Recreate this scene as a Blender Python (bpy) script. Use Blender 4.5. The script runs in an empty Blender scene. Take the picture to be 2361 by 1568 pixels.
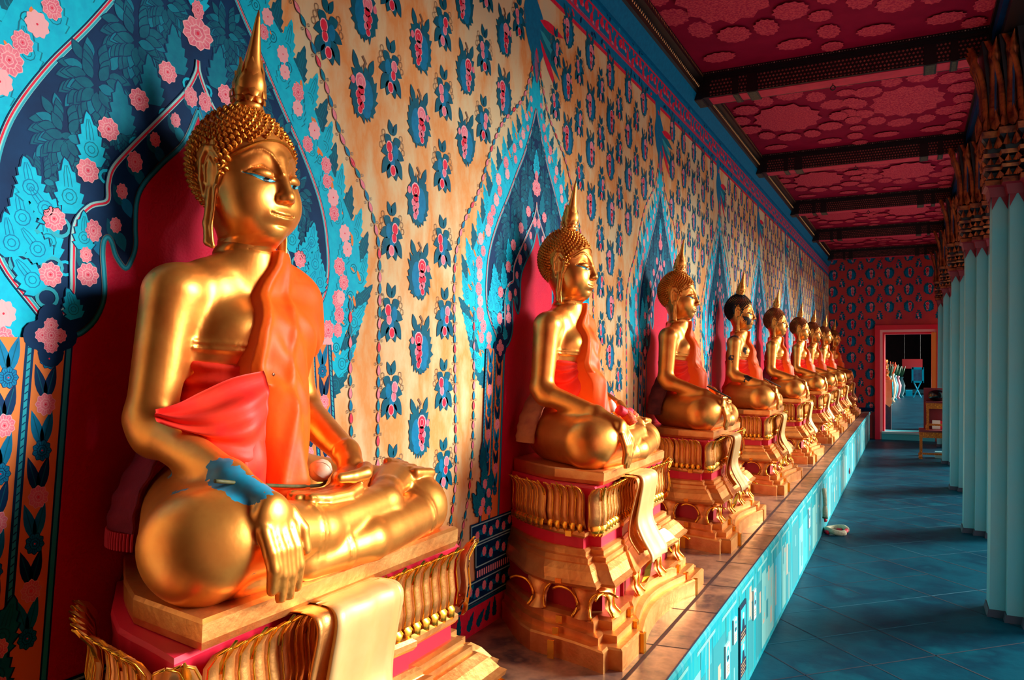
import bpy, bmesh, math, random
import numpy as np
from mathutils import Vector, Matrix

# ---------------------------------------------------------------- camera, light, exposure
SC = bpy.context.scene
COL = SC.collection
EYE = 1.6
cam_d = bpy.data.cameras.new('camera')
cam = bpy.data.objects.new('camera', cam_d)
COL.objects.link(cam)
cam.location = (0, 0, EYE)
cam.rotation_euler = (math.radians(90), 0, math.radians(27.01))
cam_d.sensor_width = 36
cam_d.lens = 36 * 1800 / 2361
cam_d.shift_y = (827 - 784) / 2361
cam_d.clip_start = 0.02
SC.camera = cam

world = bpy.data.worlds.new('sky')
SC.world = world
world.use_nodes = True
wn, wl = world.node_tree.nodes, world.node_tree.links
bg = wn['Background']
tc = wn.new('ShaderNodeTexCoord'); sp = wn.new('ShaderNodeSeparateXYZ'); rp = wn.new('ShaderNodeValToRGB')
wl.new(tc.outputs['Generated'], sp.inputs[0]); wl.new(sp.outputs['Z'], rp.inputs[0]); wl.new(rp.outputs[0], bg.inputs[0])
rp.color_ramp.elements[0].position = 0.0; rp.color_ramp.elements[0].color = (1.0, 0.60, 0.50, 1)
rp.color_ramp.elements[1].position = 0.7; rp.color_ramp.elements[1].color = (0.95, 0.62, 0.74, 1)
bg.inputs[1].default_value = 1.1
sun_d = bpy.data.lights.new('sun', 'SUN'); sun = bpy.data.objects.new('sun', sun_d); COL.objects.link(sun)
sun.rotation_euler = Vector((0.80, 0.56, 0.31)).to_track_quat('Z', 'Y').to_euler()
sun_d.energy = 9.6; sun_d.angle = math.radians(28); sun_d.color = (1.0, 0.97, 0.88)
SC.view_settings.view_transform = 'Standard'
SC.view_settings.look = 'None'
SC.view_settings.gamma = 1
SC.view_settings.exposure = 0.0
SC.cycles.max_bounces = 6
SC.cycles.diffuse_bounces = 4
SC.cycles.use_denoising = True

# ---------------------------------------------------------------- helpers
WALLX, PLX, PLZ, ENDY, NEARY, CEILZ = -1.488, -0.713, 0.545, 17.2, -4.0, 3.74
AX, SLABZ = -1.312, 1.183
SY = [1.27, 3.09, 4.88, 6.89, 8.90, 11.0, 12.56, 14.35, 16.15]
NY = [y + 0.03 for y in SY]; NY[0] = 1.294; NY[1] = 3.155; NY[2] = 5.10
R = random.Random(7)

def lin(c):
    return tuple(((v / 12.92) if v <= 0.04045 else ((v + 0.055) / 1.055) ** 2.4) for v in [x / 255 for x in c]) + (1,)

def mat(name, c1, c2=None, rough=0.6, metal=0.0, scale=8.0, bump=0.0, bscale=40.0, coat=0.0, spec=0.5, lo=0.35, hi=0.65, stretch=(1, 1, 1), detail=5.0):
    m = bpy.data.materials.new(name); m.use_nodes = True
    n, l = m.node_tree.nodes, m.node_tree.links
    b = n['Principled BSDF']
    b.inputs['Base Color'].default_value = lin(c1)
    b.inputs['Roughness'].default_value = rough
    b.inputs['Metallic'].default_value = metal
    b.inputs['Specular IOR Level'].default_value = spec
    if coat:
        b.inputs['Coat Weight'].default_value = coat; b.inputs['Coat Roughness'].default_value = 0.25
    if c2 or bump:
        t = n.new('ShaderNodeTexCoord'); mp = n.new('ShaderNodeMapping'); l.new(t.outputs['Object'], mp.inputs[0])
        mp.inputs['Scale'].default_value = stretch
    if c2:
        nz = n.new('ShaderNodeTexNoise'); nz.inputs['Scale'].default_value = scale; nz.inputs['Detail'].default_value = detail
        nz.inputs['Roughness'].default_value = 0.6
        l.new(mp.outputs[0], nz.inputs['Vector'])
        r = n.new('ShaderNodeValToRGB'); l.new(nz.outputs['Fac'], r.inputs[0]); l.new(r.outputs[0], b.inputs['Base Color'])
        cs = [c1] + (c2 if isinstance(c2, list) else [c2])
        r.color_ramp.elements[0].color = lin(cs[0]); r.color_ramp.elements[0].position = lo
        r.color_ramp.elements[1].color = lin(cs[-1]); r.color_ramp.elements[1].position = hi
        for i, cc in enumerate(cs[1:-1]):
            e = r.color_ramp.elements.new(lo + (hi - lo) * (i + 1) / (len(cs) - 1)); e.color = lin(cc)
    if bump:
        nb = n.new('ShaderNodeTexNoise'); nb.inputs['Scale'].default_value = bscale; nb.inputs['Detail'].default_value = 4
        l.new(mp.outputs[0], nb.inputs['Vector'])
        bp = n.new('ShaderNodeBump'); bp.inputs['Strength'].default_value = bump; bp.inputs['Distance'].default_value = 0.01
        l.new(nb.outputs['Fac'], bp.inputs['Height']); l.new(bp.outputs[0], b.inputs['Normal'])
    return m

def pydata(name, verts, faces, mats, parent=None, mi=None, smooth=False, loc=None, rot=None):
    me = bpy.data.meshes.new(name)
    me.from_pydata([tuple(v) for v in verts] if not isinstance(verts, np.ndarray) else verts.tolist(), [], faces if not isinstance(faces, np.ndarray) else faces.tolist())
    for m in (mats if isinstance(mats, (list, tuple)) else [mats]): me.materials.append(m)
    if mi is not None: me.polygons.foreach_set('material_index', mi)
    if smooth: me.polygons.foreach_set('use_smooth', [True] * len(me.polygons))
    me.update()
    o = bpy.data.objects.new(name, me); COL.objects.link(o)
    if parent: o.parent = parent
    if loc: o.location = loc
    if rot: o.rotation_euler = rot
    return o

class MB:
    """collects shapes for one mesh"""
    def __init__(s): s.v = []; s.f = []; s.m = []
    def add(s, v, f, m=0):
        b = len(s.v); s.v += [tuple(p) for p in v]; s.f += [tuple(i + b for i in q) for q in f]; s.m += [m] * len(f)
    def box(s, a, b, m=0):
        x0, y0, z0 = a; x1, y1, z1 = b
        s.add([(x0, y0, z0), (x1, y0, z0), (x1, y1, z0), (x0, y1, z0), (x0, y0, z1), (x1, y0, z1), (x1, y1, z1), (x0, y1, z1)],
              [(0, 3, 2, 1), (4, 5, 6, 7), (0, 1, 5, 4), (1, 2, 6, 5), (2, 3, 7, 6), (3, 0, 4, 7)], m)
    def loft(s, rings, m=0, closed=True, cap=True):
        k = len(rings[0]); v = [p for r in rings for p in r]; f = []
        for i in range(len(rings) - 1):
            for j in range(k if closed else k - 1):
                a = i * k + j; b = i * k + (j + 1) % k
                f.append((a, b, b + k, a + k))
        if cap and closed: f += [tuple(reversed(range(k))), tuple(range((len(rings) - 1) * k, len(rings) * k))]
        s.add(v, f, m)
    def lathe(s, prof, c=(0, 0, 0), seg=16, m=0, sx=1, sy=1):
        s.loft([[(c[0] + r * sx * math.cos(2 * math.pi * i / seg), c[1] + r * sy * math.sin(2 * math.pi * i / seg), c[2] + z) for i in range(seg)] for r, z in prof], m)
    def tube(s, pts, rad, seg=8, m=0, flat=1.0):
        pts = [Vector(p) for p in pts]; n = len(pts); rings = []
        up = Vector((0.13, 0.21, 0.97))
        for i, p in enumerate(pts):
            t = (pts[min(i + 1, n - 1)] - pts[max(i - 1, 0)]).normalized()
            a = t.cross(up); a = a.normalized() if a.length > 1e-4 else t.orthogonal().normalized()
            b = t.cross(a).normalized(); r = rad[i] if isinstance(rad, (list, tuple)) else rad
            rings.append([p + a * (r * math.cos(2 * math.pi * j / seg)) + b * (r * flat * math.sin(2 * math.pi * j / seg)) for j in range(seg)])
        s.loft(rings, m)
    def build(s, name, mats, parent=None, smooth=False, loc=None, rot=None):
        return pydata(name, s.v, s.f, mats, parent, s.m, smooth, loc, rot)

def tag(o, label=None, cat=None, group=None, kind=None):
    if label: o['label'] = label
    if cat: o['category'] = cat
    if group: o['group'] = group
    if kind: o['kind'] = kind
    return o
def empty(name, loc, rz=0.0):
    o = bpy.data.objects.new(name, None); COL.objects.link(o); o.location = loc; o.rotation_euler = (0, 0, rz); o.empty_display_size = 0.1
    return o
def copy_tree(o, parent=None):
    c = o.copy(); COL.objects.link(c); c.parent = parent
    for ch in list(o.children): copy_tree(ch, c)
    return c
def catmull(P, n=8):
    P = [np.array(p, float) for p in P]; P = [2 * P[0] - P[1]] + P + [2 * P[-1] - P[-2]]; out = []
    for i in range(1, len(P) - 2):
        for t in np.linspace(0, 1, n, endpoint=False):
            a, b, c, d = P[i - 1:i + 3]
            out.append(0.5 * ((2 * b) + (c - a) * t + (2 * a - 5 * b + 4 * c - d) * t * t + (3 * b - a - 3 * c + d) * t ** 3))
    out.append(P[-2]); return out

# ---------------------------------------------------------------- materials
GOLD = mat('gilded lacquer', (228, 138, 58), [(248, 168, 76), (238, 152, 64)], rough=0.38, metal=0.92, scale=5, bump=0.05, bscale=30, coat=0.12)
GOLDH = mat('gilded curls', (196, 110, 26), (240, 160, 60), rough=0.38, metal=0.85, scale=9)
GOLDP = mat('gilded plaster', (222, 138, 70), [(246, 184, 106)], rough=0.44, metal=0.88, scale=6, bump=0.18, bscale=50, coat=0.15)
GOLDB = mat('bright gilt edge', (255, 186, 60), rough=0.26, metal=0.95)
CLOTHG = mat('pale gilt cloth', (232, 194, 130), (220, 176, 104), rough=0.5, metal=0.35, scale=5, bump=0.06, bscale=12)
REDP = mat('crimson paint', (222, 24, 60), rough=0.5)
PLM = mat('plinth marble', (96, 72, 62), [(176, 132, 104), (74, 66, 72), (198, 160, 128)], rough=0.28, scale=3.2, bump=0.05, lo=0.3, hi=0.7)
PLF = mat('painted plinth slabs', (0, 124, 136), [(40, 158, 162), (0, 150, 168), (96, 172, 170)], rough=0.5, scale=4.0, stretch=(1, 3.2, 0.35), bump=0.05, lo=0.32, hi=0.66)
FLM = mat('floor flagstones', (0, 60, 82), [(0, 78, 98), (0, 56, 78), (2, 94, 112)], rough=0.42, scale=1.6, bump=0.12, bscale=22, lo=0.3, hi=0.72)
GROUT = mat('pale grout', (30, 150, 170), (0, 30, 56), rough=0.8, scale=1.1, lo=0.42, hi=0.56)
GROUND = mat('wall ground', (230, 158, 90), [(228, 206, 158), (230, 158, 90), (226, 206, 160), (216, 210, 172)], rough=0.62, scale=1.7, stretch=(1, 1.3, 0.62), bump=0.03, bscale=30, lo=0.30, hi=0.62, detail=8)
ENDG = mat('end wall ground', (196, 44, 62), [(206, 60, 56), (188, 40, 64)], rough=0.62, scale=1.5)
CEILM = mat('ceiling red', (140, 10, 54), (156, 16, 60), rough=0.7, scale=6)
CEILB = mat('ceiling leaf', (188, 44, 80), (224, 84, 98), rough=.7, scale=70, lo=0.42, hi=0.58)
BLACK = mat('black lacquer', (10, 4, 10), rough=0.45)
NAVY = mat('navy paint', (0, 42, 86), (0, 58, 106), rough=0.55, scale=9)
TEALD = mat('dark teal paint', (0, 106, 130), (0, 88, 118), rough=0.55, scale=30)
TEALM = mat('mid teal paint', (0, 134, 160), (0, 116, 148), rough=0.55, scale=40)
CYAN = mat('cyan paint', (0, 204, 236), (0, 186, 226), rough=0.55, scale=40)
BLUE = mat('blue paint', (0, 134, 186), (0, 118, 170), rough=0.55, scale=40)
PINK = mat('pink paint', (228, 108, 138), (244, 144, 160), rough=0.55, scale=40)
PALE = mat('pale pink paint', (246, 184, 192), rough=0.55)
REDB = mat('red paint', (232, 52, 84), (222, 30, 66), rough=0.55, scale=40)
NRED = mat('niche red', (216, 22, 62), [(200, 16, 58), (190, 20, 66)], rough=0.5, scale=2.2, bump=0.25, bscale=160)
WLINE = mat('pale line', (150, 222, 224), rough=0.5)
LCY = mat('light cyan line', (40, 176, 200), rough=0.5)
SKETCH = mat('ink sketch', (120, 92, 66), rough=0.7)
ORNG = mat('orange paint', (238, 138, 72), rough=0.6)
for m_ in (NAVY, TEALD, TEALM, CYAN, BLUE, PINK, PALE, REDB, NRED, WLINE, ORNG, LCY, GROUND, PLF, FLM, CEILM, CEILB): m_.node_tree.nodes['Principled BSDF'].inputs['Specular IOR Level'].default_value = .08
PM = [NAVY, TEALD, TEALM, CYAN, BLUE, PINK, PALE, REDB, NRED, WLINE, SKETCH, ORNG, BLACK, LCY]
(nNAVY, nTD, nTM, nCY, nBL, nPK, nPL, nRD, nNR, nWL, nSK, nOR, nBK, nLC) = range(14)

# ---------------------------------------------------------------- painting (flat shapes a fraction of a millimetre thick on the plaster)
class Paint:
    def __init__(s): s.v = []; s.f = []; s.m = []
    def poly(s, pts, m, L):
        b = len(s.v); x = 0.0006 + L * 0.00035
        s.v += [(x, p[0], p[1]) for p in pts]; s.f.append(tuple(range(b, b + len(pts)))); s.m.append(m)
    def line(s, pts, w, m, L, closed=False):
        n = len(pts); x = 0.0006 + L * 0.00035; b = len(s.v)
        for i, p in enumerate(pts):
            q0 = pts[i - 1] if (i or closed) else pts[0]; q1 = pts[(i + 1) % n] if (i < n - 1 or closed) else pts[-1]
            dx, dy = q1[0] - q0[0], q1[1] - q0[1]; d = math.hypot(dx, dy) or 1
            ww = (w[i] if isinstance(w, (list, tuple)) else w) / 2; nx, ny = -dy / d * ww, dx / d * ww
            s.v += [(x, p[0] + nx, p[1] + ny), (x, p[0] - nx, p[1] - ny)]
        for i in range(n if closed else n - 1):
            a = b + 2 * i; c = b + 2 * ((i + 1) % n); s.f.append((a, a + 1, c + 1, c)); s.m.append(m)
    def ell(s, c, rx, ry, m, L, n=14, rot=0.0):
        cs, sn = math.cos(rot), math.sin(rot)
        s.poly([(c[0] + rx * math.cos(t) * cs - ry * math.sin(t) * sn, c[1] + rx * math.cos(t) * sn + ry * math.sin(t) * cs) for t in [2 * math.pi * i / n for i in range(n)]], m, L)
    def ring(s, c, rx, ry, w, m, L, n=14):
        s.line([(c[0] + rx * math.cos(t), c[1] + ry * math.sin(t)) for t in [2 * math.pi * i / n for i in range(n)]], w, m, L, True)
    def build(s, name, parent=None, mats=None, loc=None, rot=None):
        return pydata(name, s.v, s.f, mats or PM, parent, s.m, False, loc, rot)

def xf(pts, c, ang, sx=1, sy=1):
    cs, sn = math.cos(ang), math.sin(ang)
    return [(c[0] + (x * sx) * cs - (y * sy) * sn, c[1] + (x * sx) * sn + (y * sy) * cs) for x, y in pts]
def leaf(P, c, ang, L, W, m, lay, vein=None):
    n = 6
    r = [(t * L, W * math.sin(math.pi * min(1, t * 1.02)) ** 0.8 * (1.15 - 0.5 * t)) for t in [i / n for i in range(n + 1)]]
    pts = r + [(x, -y) for x, y in reversed(r[1:-1])]
    P.poly(xf(pts, c, ang), m, lay)
    if vein is not None:
        P.line(xf([(0.1 * L, 0), (0.85 * L, 0)], c, ang), W * 0.14, vein, lay + 0.3)
def flame(P, c, ang, L, W, m, lay, edge=None, swirl=None, n=5):
    """a serrated flame leaf with an outline, a flower swirl and veins"""
    def outline(g):
        up = []
        for i in range(n):
            t0 = i / n; t1 = (i + 0.75) / n
            w = lambda t: W * (math.sin(math.pi * (0.12 + 0.88 * t) ** 0.75) ** 0.7) * (1 - 0.25 * t)
            up.append((t0 * L, w(t0) * 0.82 + g)); up.append((t1 * L + 0.12 * L / n, w(t1) * 1.12 + g))
        tip = [(L * 1.04 + g, 0.06 * W)]
        return up + tip + [(x, -y) for x, y in reversed(up)]
    if edge is not None: P.poly(xf(outline(W * 0.12), c, ang), edge, lay)
    P.poly(xf(outline(0), c, ang), m, lay + 0.4)
    if swirl is not None:
        cc = xf([(L * 0.32, 0)], c, ang)[0]
        P.ring(cc, W * 0.5, W * 0.5, W * 0.07, swirl, lay + 0.7, 10); P.ring(cc, W * 0.25, W * 0.25, W * 0.06, swirl, lay + 0.7, 8)
        for k in (-1, 0, 1):
            P.line(xf([(L * 0.5, k * W * 0.25), (L * 0.72, k * W * 0.22), (L * 0.9, k * W * 0.08)], c, ang), W * 0.05, swirl, lay + 0.7)
def flower(P, c, r, lay, m=nPK, e=nPL, ang=0.0, sy=1.0, det=True):
    def sc(rr, k, a): return [(c[0] + math.cos(t + a) * rr * (1 + 0.09 * math.cos(k * t)), c[1] + math.sin(t + a) * rr * sy * (1 + 0.09 * math.cos(k * t))) for t in [2 * math.pi * i / (4 * k) for i in range(4 * k)]]
    k = 9
    P.poly(sc(r, k, ang), e, lay); P.poly(sc(r * 0.93, k, ang), m, lay + 0.3)
    if det:
        for i in range(k * 2):
            a = ang + 2 * math.pi * i / (k * 2)
            P.line([(c[0] + math.cos(a) * r * 0.5, c[1] + math.sin(a) * r * 0.5 * sy), (c[0] + math.cos(a) * r * 0.86, c[1] + math.sin(a) * r * 0.86 * sy)], r * 0.045, e, lay + 0.6)
        P.line(sc(r * 0.52, 7, ang), r * 0.07, e, lay + 0.7, True)
        P.line(sc(r * 0.27, 5, ang), r * 0.07, e, lay + 0.7, True)
        P.ell(c, r * 0.1, r * 0.1, nRD, lay + 0.8, 8)
def bud(P, c, ang, r, lay):
    leaf(P, c, ang, r * 2.6, r * 0.95, nPL, lay); leaf(P, xf([(r * 0.12, 0)], c, ang)[0], ang, r * 2.3, r * 0.8, nPK, lay + 0.3, nPL)
def rosette(P, c, r, ang, lay, ms=(nTD, nTM)):
    """a drooping bunch of overlapping leaves"""
    rr = random.Random(int((c[0] * 73 + c[1] * 191) * 50))
    k = 0
    for tier, (rad, cnt) in enumerate([(1.0, 17), (0.80, 14), (0.58, 11), (0.36, 8), (0.14, 5)]):
        for i in range(cnt):
            a0 = ang + (i - (cnt - 1) / 2) * (2 * math.pi / (cnt + 0.5)) + rr.uniform(-0.06, 0.06)
            b = (c[0] + math.cos(a0) * r * rad * 0.55, c[1] + (math.sin(a0) + .1) * r * rad * 0.62)
            a = math.atan2(math.sin(a0) * .8 - (.55 if math.sin(a0) < .75 else 0), math.cos(a0) * .75)      # the leaves droop
            leaf(P, b, a, r * 0.50, r * 0.155, nNAVY, lay + 0.016 * k)
            leaf(P, b, a, r * 0.47, r * 0.132, ms[1] if (i * 7 + tier * 3) % 5 == 0 else ms[0], lay + 0.016 * k + 0.010); k += 1

def spotA(P, c, s, fl, lay=4, det=True):
    rr = random.Random(int(c[0] * 911 + c[1] * 577)); n = 23; pts = []
    for i in range(n):
        a = math.pi / 2 + 2 * math.pi * i / n
        for da, k in ((0, 1.0), (0.12 + .16 * rr.random(), 1.02 + .26 * rr.random())):
            t = a + da; w = 1.0 + 0.12 * math.cos(2 * t) + rr.uniform(-0.06, 0.06)
            if abs(((t - math.pi / 2 + math.pi) % (2 * math.pi)) - math.pi) < 0.25 and k == 1.0: w *= 0.72
            pts.append((c[0] + fl * math.cos(t) * s * 0.50 * w * k, c[1] + math.sin(t) * s * 0.80 * w * k))
    P.poly(pts, nTD, lay)
    if det:
        for dx, a in ((-0.28, 1.9), (0.25, 1.2)): leaf(P, (c[0] + fl * dx * s, c[1] + 0.55 * s), a if fl > 0 else math.pi - a, s * 0.55, s * 0.14, nTD, lay + 0.1)
    P.ell((c[0] + fl * 0.2 * s, c[1] + 0.0 * s), s * 0.22, s * 0.42, nBL, lay + 0.3, 12, 0.15 * fl)
    P.ell((c[0] + fl * 0.12 * s, c[1] - 0.45 * s), s * 0.2, s * 0.22, nBL, lay + 0.35, 10)
    bx = c[0] - fl * 0.14 * s
    berries = [(0.0, 0.28, 0.19), (0.02, 0.05, 0.13), (-0.1, -0.1, 0.1), (0.08, -0.14, 0.1), (-0.04, -0.28, 0.1), (0.06, -0.36, 0.09), (-0.02, -0.5, 0.09)]
    for q in berries: P.ell((bx + q[0] * s * fl, c[1] + q[1] * s), s * q[2] * 1.22, s * q[2] * 1.32, nPL, lay + 0.6, 10)
    for q in berries: P.ell((bx + q[0] * s * fl, c[1] + q[1] * s), s * q[2], s * q[2] * 1.08, nPK if rr.random() < 0.5 else nRD, lay + 0.8, 10)
    if det:
        P.ring((bx, c[1] + 0.28 * s), s * 0.1, s * 0.11, s * 0.02, nPL, lay + 1.0, 8)
        P.ell((c[0] - fl * 0.47 * s, c[1] + 0.25 * s), s * 0.09, s * 0.12, nPK, lay + 0.5, 8)
        q = c[0] + fl * 0.0 * s
        P.line([(q, c[1] + 0.72 * s), (q + 0.1 * s, c[1] + 0.86 * s), (q - 0.05 * s, c[1] + 1.02 * s)], s * 0.09, nSK, lay + 0.1)
def spotB(P, c, s, fl, lay=4, det=True):
    rr = random.Random(int(c[0] * 331 + c[1] * 777))
    for a, L, W, x, y in ((1.9, .42, .13, -.02, .42), (1.15, .4, .1, .03, .42), (2.6, .36, .16, -.05, .2), (.5, .36, .16, .05, .2), (3.5, .5, .17, -.02, .08), (-.35, .5, .17, .05, .05),
                          (4.15, .62, .17, -.12, -.12), (5.25, .62, .17, .12, -.12), (4.4, .45, .15, -.05, -.3), (5.0, .45, .15, .05, -.3)):
        leaf(P, (c[0] + fl * x * s, c[1] + y * s), a if fl > 0 else math.pi - a, L * s, W * s, nTD, lay)
    P.ell((c[0], c[1] - .05 * s), .2 * s, .34 * s, nTD, lay + 0.05, 10)
    P.ell((c[0] + fl * .14 * s, c[1] + .02 * s), .12 * s, .2 * s, nBL, lay + .3, 10)
    P.ell((c[0] + fl * .0 * s, c[1] - .26 * s), .11 * s, .15 * s, nBL, lay + .35, 10)
    for x, y, r in ((-.14, .1, .12), (-.1, -.14, .1), (0.02, -.48, .11)):
        P.ell((c[0] + fl * x * s, c[1] + y * s), r * s * 1.15, r * s * 1.4, nPL, lay + .5, 9); P.ell((c[0] + fl * x * s, c[1] + y * s), r * s * .93, r * s * 1.15, nPK if rr.random() < .45 else nRD, lay + .7, 9)
    if det:
        for sx in (-1, 1):
            for q in range(3): P.ring((c[0] + sx * (.38 + .05 * q) * s, c[1] + (.42 - .17 * q) * s), .07 * s, .08 * s, .018 * s, nSK, lay + .2, 8)

def chain(P, pts, step=0.0365, lay=6, det=True):
    pts = [np.array(p, float) for p in pts]; seg = [np.linalg.norm(pts[i + 1] - pts[i]) for i in range(len(pts) - 1)]; tot = sum(seg)
    n = int(tot / step)
    for k in range(n):
        s0 = (k + 0.5) * tot / n; i = 0
        while i < len(seg) - 1 and s0 > seg[i]: s0 -= seg[i]; i += 1
        d = (pts[i + 1] - pts[i]) / seg[i]; p = pts[i] + d * s0; a = math.atan2(d[1], d[0]); tl = k % 2 == 0
        base = xf([(step * 0.52, 0)], p, a)[0]
        leaf(P, base, a + math.pi, step * 1.08, step * 0.27, nBK if det else (nTD if tl else nPK), lay)
        leaf(P, xf([(-step * 0.06, 0)], base, a)[0], a + math.pi, step * 0.95, step * 0.22, (nTM if k % 4 else nBL) if tl else (nRD if k % 8 == 1 else nPK), lay + .3, nCY if tl else nPL)
        if det and k % 2 == 0:
            for sx in (-1, 1): P.ring(xf([(step * 0.45, sx * step * 0.42)], p, a)[0], step * .11, step * .11, step * .05, nBK, lay, 7)

def cat2(P, n=6): return [(float(q[0]), float(q[1])) for q in catmull([(a, b) for a, b in P], n)]
DZ = -0.014
def half(pts): return [(a, b + DZ) for a, b in pts]
INNER = half([(0, 2.195), (.04, 2.111), (.10, 2.048), (.145, 1.995), (.163, 1.955), (.167, 1.90), (.166, 1.86), (.174, 1.83), (.19, 1.806), (.212, 1.828), (.222, 1.856), (.231, 1.866), (.240, 1.857), (.243, 1.83), (.240, 1.79), (.239, 1.75), (.246, 1.72), (.263, 1.69), (.287, 1.668), (.306, 1.66)])
PNK = half([(0, 2.312), (.005, 2.282), (.027, 2.239), (.051, 2.207), (.12, 2.129), (.184, 2.056), (.219, 2.011), (.229, 1.977), (.232, 1.941), (.268, 1.925), (.296, 1.894), (.305, 1.858), (.307, 1.806), (.309, 1.736), (.332, 1.70)])
BIG = half([(0, 2.73), (.05, 2.62), (.12, 2.50), (.19, 2.405), (.27, 2.29), (.35, 2.185), (.41, 2.09), (.44, 2.02), (.455, 1.95), (.46, 1.87), (.44, 1.79), (.37, 1.70)])
OUT = half([(0, 2.94), (.035, 2.84), (.08, 2.72), (.15, 2.61), (.22, 2.53), (.29, 2.46), (.35, 2.39), (.417, 2.29), (.46, 2.19), (.51, 2.11), (.57, 2.02), (.605, 1.94), (.60, 1.85), (.57, 1.76), (.52, 1.65), (.47, 1.56), (.43, 1.48)])
def mir(pts, sx): return [(sx * a, b) for a, b in pts]
def close_sym(pts): return [(-a, b) for a, b in reversed(pts[1:])] + list(pts)
def along(pts, s):
    d = [math.dist(pts[i], pts[i + 1]) for i in range(len(pts) - 1)]; s *= sum(d); i = 0
    while i < len(d) - 1 and s > d[i]: s -= d[i]; i += 1
    t = s / d[i]; a, b = pts[i], pts[i + 1]
    return (a[0] + (b[0] - a[0]) * t, a[1] + (b[1] - a[1]) * t), math.atan2(b[1] - a[1], b[0] - a[0])

def niche_paint(det=True):
    P = Paint(); rr = random.Random(11)
    inn = cat2(INNER, 5); pnk = cat2(PNK, 5); big = cat2(BIG, 5); out = cat2(OUT, 4); zb = 0.965
    # outer cyan flame border, over which the dark leafy field is laid
    P.poly(close_sym(out + [(.34, 1.48)]), nCY, 0.5)
    for sx in (-1, 1):
        for i in range(24):                                   # teal serrated tongues round the silhouette
            p, a = along(out, (i + 0.6) / 25); aa = math.pi / 2 + 0.35 - 0.1 * math.sin(i) + (0.5 if i > 18 else 0)
            ang = (math.pi / 2 - (aa - math.pi / 2)); sc = (0.45 + 0.55 * min(1, i / 7))
            q = (p[0] - 0.012, p[1] - 0.05 * sc)
            flame(P, (sx * q[0], q[1]), ang if sx > 0 else math.pi - ang, 0.125 * sc, 0.034 * sc, nTD if i % 2 else nCY, -0.6 if i % 2 else -0.4, None, nTM if det else None)
        for i in range(13):
            p, a = along(out, (i + 1.2) / 14); b, _ = along(big, (i + 1.2) / 14); c = ((p[0] * .5 + b[0] * .5), (p[1] * .5 + b[1] * .5))
            r = 0.021 + 0.006 * rr.random()
            if i > 0 or True:
                sc = min(1, .55 + i * .1)
                flame(P, (sx * (c[0]), c[1] - .05 * sc), math.pi / 2 - sx * .2, .085 * sc, .026 * sc, nCY, 1.0, nTM, nTM if det else None)
                for q in range(2 if i < 10 else 3):
                    flower(P, (sx * (c[0] + rr.uniform(-.014, .022)), c[1] + .038 - q * .045), r * sc * (1 - .12 * q), 2.0 + .4 * q, nPK if rr.random() < .6 else nPL, nPL, rr.random(), 1.1, det)
        for i in range(16 if det else 0):                     # holes of ground colour between the scrolls
            p, a = along(out, (i + 3) / 19); P.ell((sx * (p[0] - .022 - .02 * rr.random()), p[1] + rr.uniform(-.02, .02)), .0035, .012, nOR, 1.3, 8, rr.random()); P.ell((sx * (p[0] - .05 + .05 * rr.random()), p[1] - .01 + rr.uniform(-.02, .02)), .006, .018, nOR, 1.35, 8, rr.random())
        for i in range(16 if det else 0):
            p, a = along(out, (i + 3.5) / 20); c = (sx * (p[0] - .03), p[1] - .02)
            P.ring(c, .014, .014, .0022, nTD, 1.2, 12); P.ring(c, .006, .006, .002, nTD, 1.2, 8)
    # leafy field
    P.poly(close_sym(big + [(.3, 1.66)]), nNAVY, 3.6)
    for sx in (-1, 1):
        b = mir(big, sx)
        P.line(b, .017, nNAVY, 3.8); P.line(b, .012, nWL, 4.0); P.line([(x + sx * .003, z) for x, z in b], .004, nRD, 4.2); P.line([(x - sx * .004, z) for x, z in b], .004, nLC, 4.2)
        for c, r in (((.275, 2.165), .105), ((.345, 2.045), .092), ((.175, 2.29), .105), ((.095, 2.40), .085), ((.395, 1.95), .06), ((.055, 2.53), .06), ((.02, 2.62), .04), ((.30, 2.03), .07), ((.215, 2.09), .05)):
            if r: rosette(P, (sx * (c[0] * .93), c[1] - .012), r * .84, -math.pi / 2, 4.6)
        for i in range(6):                                    # cyan flame leaves and pink flowers following the cusped frame
            p, a = along(pnk, .06 + .90 * i / 6); n_ = (math.sin(-a), math.cos(a)); nn = (abs(n_[0]) if True else 0, abs(n_[1]))
            c = (p[0] + .035, p[1] + (.028 if i < 4 else .01))
            flame(P, (sx * (c[0] + .01), c[1] - .035), math.pi / 2 - sx * .12, .105, .031, nCY if i > 2 else nTM, 6.0, nNAVY, nTM)
            P.ring((sx * (c[0] - .02), c[1] - .05), .015, .013, .006, nCY, 6.3, 12)
            p2, _ = along(pnk, min(.985, .135 + .90 * i / 6)); flower(P, (sx * (p2[0] + .045), p2[1] + (.035 if i < 4 else .0)), .0235, 7.2, nPK, nPL, .3 * i, 1.0, det)
        for k, (x, z) in enumerate(((.40, 1.84), (.36, 1.79), (.42, 1.79), (.345, 1.87), (.385, 1.90), (.37, 1.73))):   # scroll of cyan at the springing
            flame(P, (sx * x, z), math.pi / 2 - sx * (.2 + .5 * (k % 2)), .08, .03, nCY, 6.5 + k * .1, nNAVY, nBL)
            P.ring((sx * (x - .012), z - .012), .020, .018, .007, nLC, 6.8, 14)
    flower(P, (0, 2.375 + DZ), .042, 7.5, nPK, nPL, 0, .85, det); flower(P, (0, 2.43 + DZ), .017, 7.6, nPK, nPL, 0, 1.3, det)
    flame(P, (0, 2.42), math.pi / 2, .11, .035, nCY, 6.0, nNAVY, nTM)
    # band between the pink line and the opening
    P.poly(close_sym(pnk + [(.335, 1.66), (.306, 1.655)]), nNAVY, 9.5)
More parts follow.
